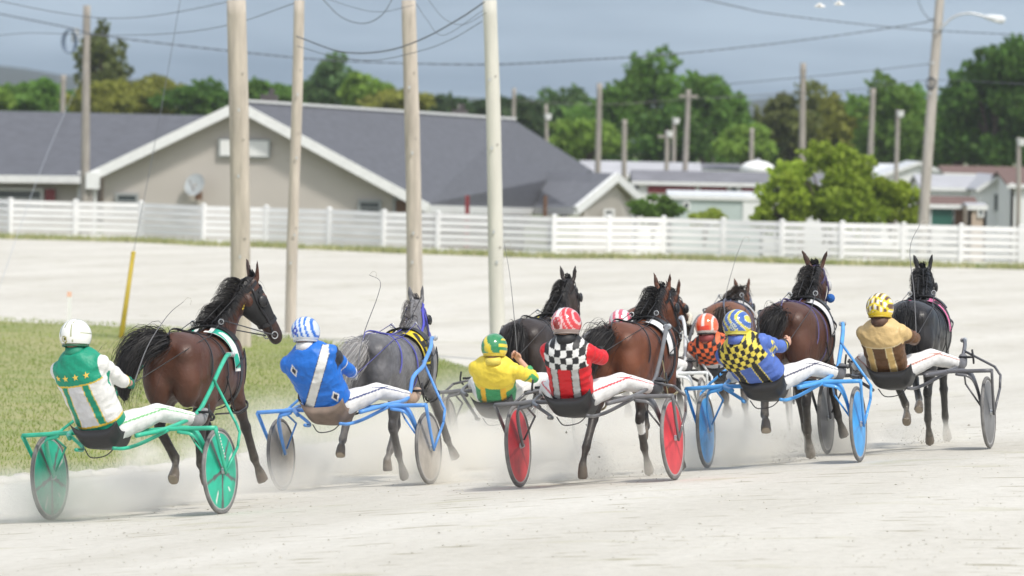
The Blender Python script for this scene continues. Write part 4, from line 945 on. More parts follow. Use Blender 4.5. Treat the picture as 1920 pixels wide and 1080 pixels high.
    if H.get('hood'):
        mb = MB(); vs = []; n = 28; m_ = 14
        for i in range(m_ + 1):
            for k_ in range(n): vs.append(hs(.09 + .34 * i / m_, 360 * k_ / n, .008))
        mb.add(vs, [(i * n + k_, i * n + (k_ + 1) % n, (i + 1) * n + (k_ + 1) % n, (i + 1) * n + k_) for i in range(m_) for k_ in range(n)]); obj('face_hood', mb, mat('black_hood', (.012, .012, .013), .7, bump=.2), t, smooth=True)
        mb = MB()
        for k_ in range(26):
            p, U0, V0, ru, rv = nst[int(len(nst) - 3 - k_ / 26 * 8)]; f = k_ / 25; q = (pl.lerp(mid, f * .75)) + X * (.083 + .012 * f) + Y * (-.02 + .01 * math.sin(k_ * 1.9)) ; mb.ball(q + Z * .0, (.006, .012, .010), 6, 4)
        obj('yellow_braid', mb, mat('yellow_yarn', (.65, .50, .04), .8), t)
    if H.get('ribbon'):
        mb = MB(); vs = []; n = 28; m_ = 10
        for i in range(m_ + 1):
            for k_ in range(n): vs.append(hs(.02 + .20 * i / m_, 360 * k_ / n, .009))
        mb.add(vs, [(i * n + k_, i * n + (k_ + 1) % n, (i + 1) * n + (k_ + 1) % n, (i + 1) * n + k_) for i in range(m_) for k_ in range(n)]); obj('blue_hood', mb, mat('navy_hood', (.03, .03, .16), .6, bump=.2), t, smooth=True)
        rb = mat('blue_ribbon', (.07, .07, .50), .5)
        for s in (-1, 1): strap('neck_ribbon', [hs(.03, 90 - s * 60, .015), nst[-4][0] + X * (s * .088), nst[-8][0] + X * (s * .10) - Y * .02, nst[-12][0] + X * (s * .12) - Y * .10], .028, rb, .008)
    return t, dict(bitL=hs(.53, 205, .03), bitR=hs(.53, -25, .03), ter=[trunk_at(1.12, 90 + 20, .09), trunk_at(1.12, 90 - 20, .09)])
DG = {'1': [((0, 1), (0, -1))], '2': [((-.5, .6), (0, 1)), ((0, 1), (.5, .6)), ((.5, .6), (-.5, -1)), ((-.5, -1), (.5, -1))],
      '3': [((-.5, 1), (.5, 1)), ((.5, 1), (.5, -1)), ((.5, -1), (-.5, -1)), ((-.2, 0), (.5, 0))], '4': [((.25, 1), (-.6, -.3)), ((-.6, -.3), (.6, -.3)), ((.25, 1), (.25, -1))],
      '5': [((.5, 1), (-.5, 1)), ((-.5, 1), (-.5, .1)), ((-.5, .1), (.5, 0)), ((.5, 0), (.5, -1)), ((.5, -1), (-.5, -1))],
      '6': [((.4, 1), (-.5, .2)), ((-.5, .2), (-.5, -1)), ((-.5, -1), (.5, -1)), ((.5, -1), (.5, 0)), ((.5, 0), (-.5, 0))], '7': [((-.5, 1), (.5, 1)), ((.5, 1), (-.1, -1))]}
def digit_hit(d, x, y, th=.26):
    if not d: return False
    for (a, b_), (c, e) in DG[d]:
        dx, dy = c - a, e - b_; t = max(0, min(1, ((x - a) * dx + (y - b_) * dy) / (dx * dx + dy * dy + 1e-9)))
        if math.hypot(x - a - t * dx, (y - b_ - t * dy)) < th: return True
    return False
# ============================================================ SULKIES
def tyre_torus(mb, c, Rm, rm, n=56, k=10):
    vs = []
    for i in range(n):
        a = 2 * math.pi * i / n
        for j in range(k):
            b = 2 * math.pi * j / k; rr = Rm + rm * math.cos(b); vs.append(c + Vector((rm * .95 * math.sin(b), rr * math.cos(a), rr * math.sin(a))))
    mb.add(vs, [(i * k + j, ((i + 1) % n) * k + j, ((i + 1) % n) * k + (j + 1) % k, i * k + (j + 1) % k) for i in range(n) for j in range(k)])
def sulky(K):
    t = thing('racing_sulky', K['label'], 'sulky', K['M'], 'racing sulkies on the track'); Wd, r = K['W'], K['r']; w2 = Wd / 2
    mF = mat('sulky_paint_%d' % K['id'], K['paint'], .38, spec=.55, var=.2, vscale=7, coat=.15); m_seat = mat('black_seat', (.02, .02, .022), .5, bump=.1)
    disc, dark = K['disc']; m_d = mat('wheel_disc', (.5, .5, .5), .38, attr=True, spec=.4, var=.24, vscale=6); m_t = mat('dusty_tyre', (.17, .165, .16), .85, var=.35, vscale=9, bump=.3, bscale=60)
    zb, yb = K.get('zb', .73), -.28
    rr = .0165
    mb = MB(); e = w2 + .10
    mb.tube([(-e, yb, zb), (-.42, yb, zb + .005), (0, yb, zb - .01), (.42, yb, zb + .005), (e, yb, zb)], rr * 1.15, n=12); obj('crossbar', mb, mF, t, smooth=True)
    for s in (-1, 1):
        Hb = Vector((s * w2, 0, r))
        # shaft: from behind the bar forward, then up to the saddle of the horse
        k_ = K.get('kink', 0); mb = MB()
        sh = [(s * .30, yb - .32, zb - .03), (s * .44, yb, zb + .01), (s * .47, .25, zb + .10), (s * .44, .62, zb + .26), (s * .40, .98, zb + .46), (s * .35, 1.26, zb + .565), (s * .31, 1.42, zb + .575)]
        if k_: sh = [(s * .30, yb - .32, zb - .03), (s * .45, yb, zb + .02), (s * .50, .12, zb + .06), (s * .46, .40, zb + .24), (s * .50, .56, zb + .33), (s * .44, .80, zb + .38), (s * .43, 1.0, zb + .50), (s * .36, 1.22, zb + .575), (s * .31, 1.40, zb + .58)]
        sh = [(a_, b_2, zb + (c_ - zb) * K.get('zs', 1)) for a_, b_2, c_ in sh]; mb.tube(sh, rr * 1.15, n=12, sub=6); so = obj('shaft', mb, mF, t, smooth=True)
        mb = MB(); q = Vector(sh[-1]); mb.limb([q - Y * .05, q + Y * .06], [rr * 1.4, rr * 1.2], None, n=10, sub=1); mb.ball(q + Y * .07, .026, 10, 6); obj('shaft_tip', mb, m_met, so, smooth=True)
        # stirrup peg
        mb = MB(); mb.rod((s * .47, .30, zb + .12), (s * .60, .30, zb + .12), .012); mb.tube([(s * .60, .30, zb + .06), (s * .61, .24, zb + .10), (s * .60, .25, zb + .19)], .010); obj('stirrup', mb, m_hk0, t, smooth=True)
        # inner fork blade and outer struts
        mb = MB(); mb.limb([(s * (w2 - .24), yb, zb), (s * (w2 - .11), yb + .03, zb - .03), (s * (w2 - .065), yb + .12, zb - .16), (s * (w2 - .05), -.02, r)], [(.012, .04), (.012, .055), (.011, .045), (.012, .02)], X, n=10); obj('inner_fork', mb, mF, t, smooth=True)
        mb = MB(); mb.limb([(s * e, yb, zb), (s * (w2 + .07), -.10, r + .12), (s * (w2 + .055), 0, r - .02)], [(.014, .028), (.012, .024), (.012, .016)], X, n=10); ofk = obj('outer_fork', mb, mF, t, smooth=True)
        if K.get('letters'):
            mb = MB(); a, b_ = Vector((s * e, yb, zb)), Vector((s * (w2 + .06), -.03, r + .06)); d = (b_ - a).normalized(); nn = Vector((s, 0, 0)); nn = (nn - d * nn.dot(d)).normalized(); sd2 = d.cross(nn)
            for i in range(9):
                p = a.lerp(b_, .12 + i * .085) + nn * .0165
                mb.box(p, (.004, .012, .014), Matrix((nn, sd2, d)).transposed())
            obj('lettering', mb, mat('white_letter', (.75, .75, .7), .5), ofk)
        mb = MB(); bt = [(s * .475, .28, zb + .11), (s * (w2 - .02), .22, zb + .07), (s * (w2 + .085), .20, zb - .02), (s * (w2 + .085), .17, zb - .16), (s * (w2 + .058), .0, r)] if not K.get('brace') else \
                 [(s * .42, .80, zb + .38 * K.get('zs', 1)), (s * (w2 + .02), .34, zb + .02), (s * (w2 + .085), .26, zb - .06), (s * (w2 + .085), .20, zb - .18), (s * (w2 + .058), .0, r)]
        mb.poly([Vector(p) for p in bt], rr * .75, n=10); obj('side_brace', mb, mF, t, smooth=True)
        mb = MB(); mb.poly([Vector((s * (w2 - .16), yb, zb)), Vector((s * (w2 - .19), yb + .22, zb - .12)), Vector((s * (w2 - .06), 0, r + .05))], .009); obj('fork_brace', mb, mF, t, smooth=True)
        # wheel = disc > tyre, hub
        mb = MB(); NR, NAa = 12, 72
        for q in (-1, 1):
            vs = []; cc = []
            for i in range(NR + 1):
                f = i / NR; rad = .02 + (r - .052) * f
                for j in range(NAa):
                    a = 2 * math.pi * j / NAa; vs.append(Hb + Vector((q * (.022 - .014 * f), rad * math.cos(a + .3), rad * math.sin(a + .3))))
                    sp = K.get('spokes', 0); on = 0
                    if sp:
                        da = min(abs(((a / (2 * math.pi) * sp) % 1) - .5), .5) / sp * 2 * math.pi * rad
                        on = 1 if da < .016 + .0 * f else 0
                    wh = K.get('ticks') and .55 < f < .9 and abs(((a / (2 * math.pi) * 5) % 1) - .12) / 5 * 6.28 * rad < .007
                    cc.append((.75, .75, .7) if wh else (dark if on else disc))
            n0 = len(mb.v); mb.add(vs, [(i * NAa + j, i * NAa + (j + 1) % NAa, (i + 1) * NAa + (j + 1) % NAa, (i + 1) * NAa + j) for i in range(NR) for j in range(NAa)]); mb.c[n0:] = cc
        wo = obj('wheel', mb, m_d, t, cols=True, smooth=True)
        mb = MB(); tyre_torus(mb, Hb, r - .017, .017); obj('tyre', mb, m_t, wo, smooth=True)
        mb = MB(); tyre_torus(mb, Hb, r - .041, .012, 56, 8); obj('rim', mb, mat('pale_rim', (.42, .41, .40), .4, metal=.3), wo, smooth=True)
        mb = MB(); mb.limb([Hb - X * .06, Hb - X * .03, Hb + X * .03, Hb + X * .06], [.012, .026, .026, .012], Z, n=12, sub=1); obj('hub', mb, m_met, wo, smooth=True)
    # bucket seat between two curved carriers
    sx, sy, sz = K.get('seat', (0, -.60, .66)); mb = MB(); vs = []; NU, NV = 20, 16
    def sp_(u, v, o):
        x = (u - .5) * .43; y = (v - .5) * .38; ed = abs(u - .5) * 2; bk = max(0, .35 - v) / .35
        z = .02 + .075 * ed ** 4 + .085 * bk ** 1.5 - .03 * v; z -= o * (.035 * (1 - ed ** 6) + .03); return Vector((sx + x * (1 - .12 * v) * (1 if not o else .93), sy + y, sz + z))
    for o_ in (0, 1):
        for i in range(NU + 1):
            for j in range(NV + 1): vs.append(sp_(i / NU, j / NV, o_))
    n1 = (NU + 1) * (NV + 1); fs = []; g = lambda o_, i, j: o_ * n1 + i * (NV + 1) + j
    for o_ in (0, 1):
        for i in range(NU):
            for j in range(NV): fs.append((g(o_, i, j), g(o_, i + 1, j), g(o_, i + 1, j + 1), g(o_, i, j + 1)))
    for i in range(NU):
        for j in (0, NV): fs.append((g(0, i, j), g(0, i + 1, j), g(1, i + 1, j), g(1, i, j)))
    for j in range(NV):
        for i in (0, NU): fs.append((g(0, i, j), g(0, i, j + 1), g(1, i, j + 1), g(1, i, j)))
    mb.add(vs, fs); obj('seat', mb, K.get('seatm') or m_seat, t, smooth=True)
    for s in (-1, 1):
        mb = MB(); mb.tube([(s * .46, yb, zb), (sx + s * .27, sy + .16, sz - .03), (sx + s * .19, sy, sz - .06), (sx + s * .17, sy - .17, sz - .05)], rr * .95); obj('seat_carrier', mb, mF, t, smooth=True)
    mb = MB(); mb.tube([(sx - .12, sy - .1, sz - .05), (sx - .05, sy - .14, sz - .12), (sx + .08, sy - .14, sz - .11), (sx + .15, sy - .1, sz - .05)], .005); obj('cable', mb, m_hk0, t)
    return t
m_hk0 = mat('black_fitting', (.02, .02, .022), .45)

# ============================================================ DRIVERS
def driver(V):
    lx, ly = V.get('lean', (-.12, -.34)); hgt = V.get('h', .56); sx, sy, sz = V.get('seat', (0, -.60, .66))
    Pv = Vector((sx, sy + .02, sz + .14)); Nk = Vector((sx + lx, sy + ly, sz + .14 + hgt)); ax = (Nk - Pv).normalized(); L = (Nk - Pv).length
    tw = R(V.get('twist', 0)); lat = Vector((math.cos(tw), math.sin(tw), 0)); lat = (lat - ax * lat.dot(ax)).normalized(); fr = ax.cross(lat); fr = fr if fr.y > 0 else -fr
    b_ = V.get('bulk', 1.0)
    ST_ = [(-.16, .165, .13, 0), (0, .175, .135, 0), (.25, .172, .13, .0), (.5, .18, .13, 0), (.72, .195, .128, .0), (.86, .19, .115, .01), (.97, .13, .09, .02), (1.04, .065, .065, .02)]
    def torso(mb, g, z0=-.16, z1=1.04): mb.loft([(Pv + ax * (L * f) + fr * (c - .015 * math.sin(f * 3)), lat, fr, w * b_ + g, h * b_ + g) for f, w, h, c in ST_ if z0 <= f <= z1], 24, sup=2.3)
    hand = V.get('hands', [(-.13, -.34, 1.10), (.13, -.34, 1.10)]); arms = []
    for s, h in zip((-1, 1), hand):
        sh = Pv + ax * (L * .83) + lat * (s * .18 * b_); h = Vector(h); dv = h - sh; d = dv.length; a1, a2 = .295, .265
        if d > (a1 + a2) * .97: h = sh + dv.normalized() * (a1 + a2) * .97; dv = h - sh; d = dv.length
        k = (a1 * a1 - a2 * a2 + d * d) / (2 * d); q = math.sqrt(max(a1 * a1 - k * k, .0004)); pole_ = Vector((s * .8, -.25, -.8)) if V.get('pole') is None else Vector(V['pole'][0 if s < 0 else 1]); n_ = dv.normalized(); pole_ = (pole_ - n_ * pole_.dot(n_)).normalized()
        arms.append((sh, sh + n_ * k + pole_ * q, h))
    feet = V.get('feet', [(-.53, .30, .80), (.53, .30, .80)]); legs = []
    for s, f in zip((-1, 1), feet):
        hp = Pv + Vector((s * .10, .03, -.03)); f = Vector(f); dv = f - hp; d = min(dv.length, .86); f = hp + dv.normalized() * d; k = d / 2; q = math.sqrt(max(.44 ** 2 - k * k, .0004)); n_ = dv.normalized(); pl_ = Vector((s * .35, 0, 1)); pl_ = (pl_ - n_ * pl_.dot(n_)).normalized()
        legs.append((hp, hp + n_ * k + pl_ * q, f))
    hd = Nk + Vector(V.get('hoff', (.0, .04, .115))); hy = R(V.get('hyaw', 12)); HF = Vector((math.sin(hy), math.cos(hy), -.10)).normalized(); HR = HF.cross(Z).normalized(); HUp = HR.cross(HF)
    # one continuous body
    b = MB(); torso(b, -.026)
    b.limb([Pv + ax * L * .93, Nk + Vector((0, .01, .04)), hd - HUp * .05], [.08, .056, .06], None, n=14, sub=2)
    b.ball(hd, (.074, .095, .115), 18, 14, rot=Matrix((HR, HF, HUp)).transposed()); b.limb([hd + HF * .05 - HUp * .06, hd + HF * .088 - HUp * .085], [.045, .028], None, n=10, sub=1)
    b.limb([hd + HF * .085 + HUp * .02, hd + HF * .118 - HUp * .022], [.010, .016], None, n=8, sub=1)
    for s in (-1, 1): b.ball(hd + HR * (s * .076) - HUp * .01, (.012, .024, .034), 8, 6, rot=Matrix((HR, HF, HUp)).transposed())
    for (a, e, h), s in zip(arms, (-1, 1)):
        b.ball(a, .045, 12, 8); b.limb([a, a.lerp(e, .5), e], [.046, .044, .040], None, n=12); b.limb([e, e.lerp(h, .35), h], [.042, .040, .027], None, n=12); b.ball(e, .042, 10, 8)
    for (a, e, h), s in zip(legs, (-1, 1)):
        b.limb([a, a.lerp(e, .5), e], [.098, .082, .056], None, n=14); b.limb([e, e.lerp(h, .3), h], [.058, .056, .036], None, n=14); b.ball(e, .057, 12, 8)
        b.limb([h + Vector((0, -.03, -.02)), h + Vector((s * .01, .07, -.005)), h + Vector((s * .015, .16, .06))], [(.036, .04), (.042, .036), (.03, .02)], X, n=12)
    bm_ = remesh(b.mesh('body'), .012, 3)
    # hands: palm, four unequal fingers closed on the lines, thumb from the side of the palm
    hb = MB(); sk = V['skin']
    for (a, e, h), s in zip(arms, (-1, 1)):
        d = (h - e).normalized(); up = Z - d * Z.dot(d); up = up.normalized() if up.length > .2 else Y; sd_ = d.cross(up)
        p0 = h - d * .02; hb.limb([p0, h + d * .03, h + d * .075], [(.026, .016), (.038, .019), (.036, .016)], up, n=12)
        for k, (ln, off) in enumerate(((.072, .030), (.080, .010), (.075, -.010), (.060, -.029))):
            q0 = h + d * .068 + up * off; cu_ = -sd_ * s
            hb.limb([q0, q0 + d * ln * .42 + cu_ * .006, q0 + d * ln * .45 + cu_ * ln * .42, q0 + d * ln * .05 + cu_ * ln * .62], [.0098, .0092, .0086, .0070], None, n=8, sub=3)
        q0 = h + d * .012 + up * .030; hb.limb([q0, q0 + up * .020 + d * .022 - sd_ * s * .012, q0 + up * .016 + d * .050 - sd_ * s * .032], [.0115, .0105, .0082], None, n=8, sub=3)
    t = thing('person', V['label'], 'person', V['M'] @ Matrix.Translation(Pv), 'harness drivers'); off = Pv
    nb = len(bm_.vertices); m1 = hb.mesh('h', True); bmj = bmesh.new(); bmj.from_mesh(bm_); bmj.from_mesh(m1); bmj.to_mesh(bm_); bmj.free(); bm_.polygons.foreach_set('use_smooth', [True] * len(bm_.polygons))
    P = co(bm_); cc = np.tile(np.array(sk), (len(P), 1)) * (1 + .06 * nz1(P, 30, 2)[:, None])
    if V.get('glove'):
        for (a, e, h) in arms: dd = np.linalg.norm(P - np.array(h + (h - e).normalized() * .05), axis=1); cc[dd < .085] = V['glove']
    setcol(bm_, cc); obj('body', bm_, mat('skin', (.5, .3, .22), .55, attr=True, spec=.4), t, off)
    # jacket
    j = MB(); torso(j, .024, -.01, 1.05); j.limb([Pv + ax * L * .80, Nk + Vector((0, .0, .02))], [(.12 * b_, .10), (.078, .078)], lat, n=16, sub=1)
    for s in (-1, 1): j.ball(arms[0 if s < 0 else 1][0] - ax * .012, .074 * b_, 14, 10)
    for (a, e, h), s in zip(arms, (-1, 1)):
        en = V.get('sleeve', 1.0); j.limb([a, a.lerp(e, .5), e], [.074 * b_, .067, .060], None, n=16); j.ball(e, .060, 12, 8)
        if en > 0: j.limb([e, e.lerp(h, .5 * en), e.lerp(h, .92 * en)], [.060, .055, .045 + .012 * (en < .7)], None, n=16)
    jm = remesh(j.mesh('jacket'), .0085, 14); P = co(jm); Nn = nrm(jm)
    def seg(a, b_): a = np.array(a); d = np.array(b_) - a; q = np.clip(((P - a) @ d) / (d @ d), 0, 1); return np.linalg.norm(P - a - q[:, None] * d, axis=1), q
    rel = P - np.array(Pv); vv = rel @ np.array(ax) / L; xx = rel @ np.array(lat); bb = -(rel @ np.array(fr))
    reg = np.zeros(len(P)); at_ = np.zeros(len(P))
    for (a, e, h), s in zip(arms, (-1, 1)):
        d1, q1 = seg(a, e); d2, q2 = seg(e, h); inside = np.abs(xx) < .155 * b_ * (1 if True else 0)
        m_ = (d1 < .112) & ((np.sign(xx) == s) & (np.abs(xx) > .198 * b_)); reg[m_] = s; at_[m_] = q1[m_] * .5
        m_ = (d2 < .10) & ((q2 > .1) | (np.abs(xx) > .2)) & ~((np.abs(xx) < .19) & (vv > 0) & (vv < .9) & (np.abs(bb) < .15)); reg[m_] = s; at_[m_] = .5 + q2[m_] * .5
    # cloth folds: real displacement, drawn along the torso and round the sleeves
    wv = np.sin(vv * 26 + xx * 16 + 2.2 * nz1(P, 8, 21)) * .5 + nz1(P, 34, 22) * .5 + nz1(P, 75, 23) * .3 + (.6 - 2.4 * np.abs(nz1(P * np.array([1, 1, 1.7]), 22, 25))) * .8
    wa = np.sin(at_ * 46 + 2 * nz1(P, 12, 24)); amp = np.where(reg == 0, .0055, .0050); P = P + Nn * (amp * np.where(reg == 0, wv, wa * .7 + wv * .5))[:, None]; setco(jm, P)
    dirt = (1 - .14 * np.clip(nz1(P, 20, 53) + nz1(P, 50, 54) - .2, 0, 1))[:, None]; cj = dirt * np.array([V['silk'](x, v, r_, a_, k_) for x, v, r_, a_, k_ in zip(xx, vv, reg, at_, bb)]); setcol(jm, cj)
    jo = obj('jacket', jm, mat('racing_silk', (.5, .5, .5), .48, attr=True, bump=.35, bscale=28, spec=.4), t, off)
    if V.get('extra'): V['extra'](jo, jm, lambda x, v: Pv + lat * x + ax * (v * L) - fr * (.13 * b_ + .03), lat, ax, -fr, off)
    # trousers
    j = MB()
    j.loft([(Pv + ax * (L * f), lat, fr, w * b_ + .012, h * b_ + .012) for f, w, h in ((-.20, .15, .11), (-.1, .168, .13), (.03, .172, .132), (.10, .165, .125))], 20, sup=2.3)
    for (a, e, h), s in zip(legs, (-1, 1)):
        j.limb([a, a.lerp(e, .5), e], [.112, .100, .078], None, n=18); j.ball(e, .079, 12, 8); j.limb([e, e.lerp(h, .4), e.lerp(h, .93)], [.078, .074, .056], None, n=18)
    tm = remesh(j.mesh('trousers'), .0095, 5); P = co(tm); Nn = nrm(tm)
    c = np.tile(np.array((.74, .735, .72)), (len(P), 1)) * (1 - .16 * np.clip(nz1(P, 26, 51) + nz1(P, 60, 52) - .25, 0, 1))[:, None]; stc = V.get('stripe')
    fold = np.zeros(len(P))
    for (a, e, h), s in zip(legs, (-1, 1)):
        for a_, b2 in ((a, e), (e, h)):
            d, q = seg(a_, b2); ctr = np.array(a_) + q[:, None] * (np.array(b2) - np.array(a_)); dn = np.array((Vector(b2) - Vector(a_)).normalized()); o_ = P - ctr; o_ -= (o_ @ dn)[:, None] * dn; o_ /= np.linalg.norm(o_, axis=1)[:, None] + 1e-6
            sidev = np.array([s * .80, -.25, .35]); sidev -= sidev.dot(dn) * dn; sidev /= np.linalg.norm(sidev); perp = np.cross(dn, sidev); 
            if stc is not None:
                hit = (np.abs(o_ @ perp) < .07) & ((o_ @ sidev) > 0) & (d < .125) & (P[:, 0] * s > .02); c[hit] = stc
    fold = np.sin((P @ np.array([3., 14., 30.])) + 3 * nz1(P, 9, 31)) * .6 + nz1(P, 40, 32) * .6; P = P + Nn * (.0045 * fold)[:, None]; setco(tm, P); setcol(tm, c)
    obj('trousers', tm, mat('white_trousers', (.8, .8, .8), .6, attr=True, bump=.3, bscale=22), t, off)
    for (a, e, h), s in zip(legs, (-1, 1)):
        j = MB(); j.limb([e.lerp(h, .86), h + Vector((0, -.01, -.02)), h + Vector((s * .01, .08, -.005)), h + Vector((s * .015, .175, .065))], [(.060, .060), (.052, .054), (.056, .048), (.038, .028)], X, n=14)
        obj('boot', j, mat('boot_%d' % V['id'], V.get('boot', (.05, .05, .055)), .5, var=.2, vscale=20), t, off, smooth=True)
    # collar
    j = MB(); j.limb([Pv + ax * L * .97 + fr * .01, Nk + Vector((0, .005, .065))], [.090, .074], None, n=16, sub=1); obj('collar', j, mat('collar_%d' % V['id'], V.get('collar', (.6, .6, .6)), .6), t, off, smooth=True)
    # helmet: shell > rim, visor, chin strap
    rot = Matrix((HR, HF, HUp)).transposed(); hc = hd + HUp * .035; mb = MB(); mb.ball(hc, (.124, .150, .138), 72, 40, rot=rot, z0=-.62)
    Q = [(Vector(v) - hc) for v in mb.v]; mb.c = [V['helm'](q.dot(HR) / .124, q.dot(HF) / .150, q.dot(HUp) / .138) for q in Q]
    ho = obj('helmet', mb, mat('helmet_shell', (.5, .5, .5), .16, attr=True, spec=.6, coat=.6), t, off, smooth=True, cols=True)
    rc = V.get('rim', (.02, .02, .02)); mb = MB(); zz = -.62; ph = math.asin(zz); mb.tube([hc + rot @ Vector((.124 * math.cos(ph) * math.cos(a), .150 * math.cos(ph) * math.sin(a), .138 * zz)) for a in np.linspace(0, 2 * math.pi, 33)], .0085, n=8, sub=2); obj('rim', mb, mat('helmet_rim_%d' % V['id'], rc, .4), ho, off, smooth=True)
    mb = MB(); mb.loft([(hc + HF * (.10 + .05 * k / 3) + HUp * (.045 - .012 * k), HR, HUp, .085 - .012 * k, .007) for k in range(4)], 14); obj('visor', mb, mat('helmet_rim_%d' % V['id'], rc, .4), ho, off, smooth=True)
    for s in (-1, 1):
        mb = MB(); mb.tube([hc + HR * (s * .098) - HUp * .075, hd + HR * (s * .082) - HUp * .07 + HF * .02, hd + HF * .055 - HUp * .125], .006, n=6); obj('chin_strap', mb, m_hk0, t, off)
    mb = MB(); mb.ball(hd + HF * .078 + HUp * .03, (.066, .030, .026), 16, 10, rot=rot); obj('goggles', mb, mat('goggle_lens', (.02, .02, .025), .1, spec=.8), t, off, smooth=True)
    # whip, held upright or forward
    if V.get('whip'):
        a = V['whip'][0]; h = arms[a][2] + (arms[a][2] - arms[a][1]).normalized() * .05; pts = [h + Vector(p) for p in V['whip'][1]]
        mb = MB(); q, _ = catmull(pts, [(1, 1)] * len(pts), 6); n = len(q); mb.limb([p - h for p in q], [.0048 * (1 - .72 * min(1, i / n * 1.1)) + .0008 for i in range(n)], None, n=6, sub=1)
        w = thing('driving_whip', V['whip'][2], 'whip', V['M'] @ Matrix.Translation(h), 'driving whips'); obj('shaft', mb, mat('whip_grey', (.16, .16, .17), .5), w)
        mb = MB(); mb.limb([pts[0] - h, (pts[0] - h).lerp(pts[1] - h, .10)], [.010, .009], None, n=8, sub=1); obj('grip', mb, m_hk0, w)
        mb = MB(); e = q[-1] - h; mb.tube([e, e + Vector((.03, .01, .03)), e + Vector((.07, 0, .015)), e + Vector((.06, 0, -.03))], .0022, n=5); obj('lash', mb, mat('whip_pale', (.5, .48, .42), .6), w)
    return t, arms
# ============================================================ THE EIGHT RIGS
def frame(px, py, deg):
    p = gp(px, py); h = R(deg); f = Vector((math.sin(h), math.cos(h), 0)); e = .3
    n = Vector((-(float(G(p.x + e, p.y)) - float(G(p.x - e, p.y))) / (2 * e), -(float(G(p.x, p.y + e)) - float(G(p.x, p.y - e))) / (2 * e), 1)).normalized()
    f = (f - n * f.dot(n)).normalized(); r = f.cross(n)
    M = Matrix((r, f, n)).transposed().to_4x4(); M.translation = Vector((p.x, p.y, float(G(p.x, p.y)))); return M
WH = (.72, .72, .70); BK = (.018, .018, .02); GY = (.48, .48, .48)
def stripe(x, c, w): return abs(x - c) < w
# --- silks: f(x across, v up the torso, region, along-arm, back)
GR = (.005, .27, .16); GO = (.75, .50, .05)
def silk1(x, v, r, a, b):
    if r: return GR if (.60 < a < .72) else (GO if .57 < a < .60 or .72 < a < .74 else ((.01, .30, .19) if (r > 0 and .12 < a < .34 and abs(b - .02) < .012) else WH))
    if v > .70: return GR
    if v > .680: return GO
    if v < .10: return GR
    if v < .125: return GO
    for c in (-.125, .085):
        d = abs(x - c - .03 * (v - .4) * (1 if c < 0 else -1))
        if d < .026: return GR
        if d < .033: return GO
    return WH if abs(x) > .09 else (.62, .62, .64)
BU = (.015, .155, .60)
def silk2(x, v, r, a, b):
    if r:
        if .0 < a < .24 and b < .05: return (.03, .035, .05)
        if a > .86: return BK
        if .34 < a < .38 or .80 < a < .83: return WH
        return BU
    if b > -.02:
        d = (x * .78 - (v - .46) * .33)
        if abs(d) < .038: return WH
        if abs(d) < .043: return BK
        for cx, cv in ((-.13, .80), (.135, .20)):
            q = abs(x - cx) / .038 + abs(v - cv) / .105
            if q < .55: return (.03, .03, .05)
            if q < .95: return WH
    return BU
YE = (.80, .62, .06)
def silk3(x, v, r, a, b):
    if r: return (.06, .34, .12) if (a > .30 and math.sin(a * 44 + b * 60) > .25) or a > .88 else YE
    if b > -.03 and v < .62:
        if abs(x) < .075: return (.05, .33, .14)
        if abs(x) < .125: return (.85, .50, .04)
        if v < .5: return (.05, .33, .14)
    return YE
RD = (.62, .012, .02)
def silk4(x, v, r, a, b):
    if r: return RD if a < .9 else BK
    if v > .66: return WH if (math.floor((x + .5) / .052) + math.floor((v - .66) / .098)) % 2 else BK
    if v < .08: return BK
    xx = x - .012 * (v - .4)
    for c in (-.098, .082):
        if abs(xx - c) < .028: return GY
        if abs(xx - c) < .035: return (.06, .01, .01)
    return RD
def silk5(x, v, r, a, b): return (.7, .70, .68) if v < .6 or r else (.6, .05, .06)
OR = (.80, .14, .04)
def silk6(x, v, r, a, b):
    if r and a > .5: return BK
    if v > .48 or r: return OR if (math.floor((x + .5) / .046) + math.floor((v + .02) / .082)) % 2 else BK
    return (.60, .60, .62)
PB = (.085, .16, .50); YB = (.80, .66, .10)
def silk7(x, v, r, a, b):
    if r:
        if a > .56: return BK if a < .64 else ((.8, .65, .1) if a < .66 else BK)
        if .12 < a < .44 and abs(b) < .035: return YB if (math.floor(a / .055) + math.floor(b / .03)) % 2 else PB
        return PB
    if v > .64: return YB if (math.floor((x + .5) / .040) + math.floor((v - .64) / .078)) % 2 else BK
    for c in (-.105, .075):
        if abs(x - c) < .027: return BK
        if abs(x - c) < .034: return YB
    return BK if v < .03 else PB
TN = (.62, .44, .20); BRN = (.13, .062, .025)
def silk8(x, v, r, a, b):
    if r: return BRN if a > .24 or v < .6 else TN
    if v > .70: return TN
    if v > .675: return (.75, .62, .38)
    for c in (-.105, .078):
        d = abs(x - c + .015 * (v - .4))
        if d < .026: return (.64, .44, .17)
        if d < .033: return (.75, .62, .38)
    return BRN
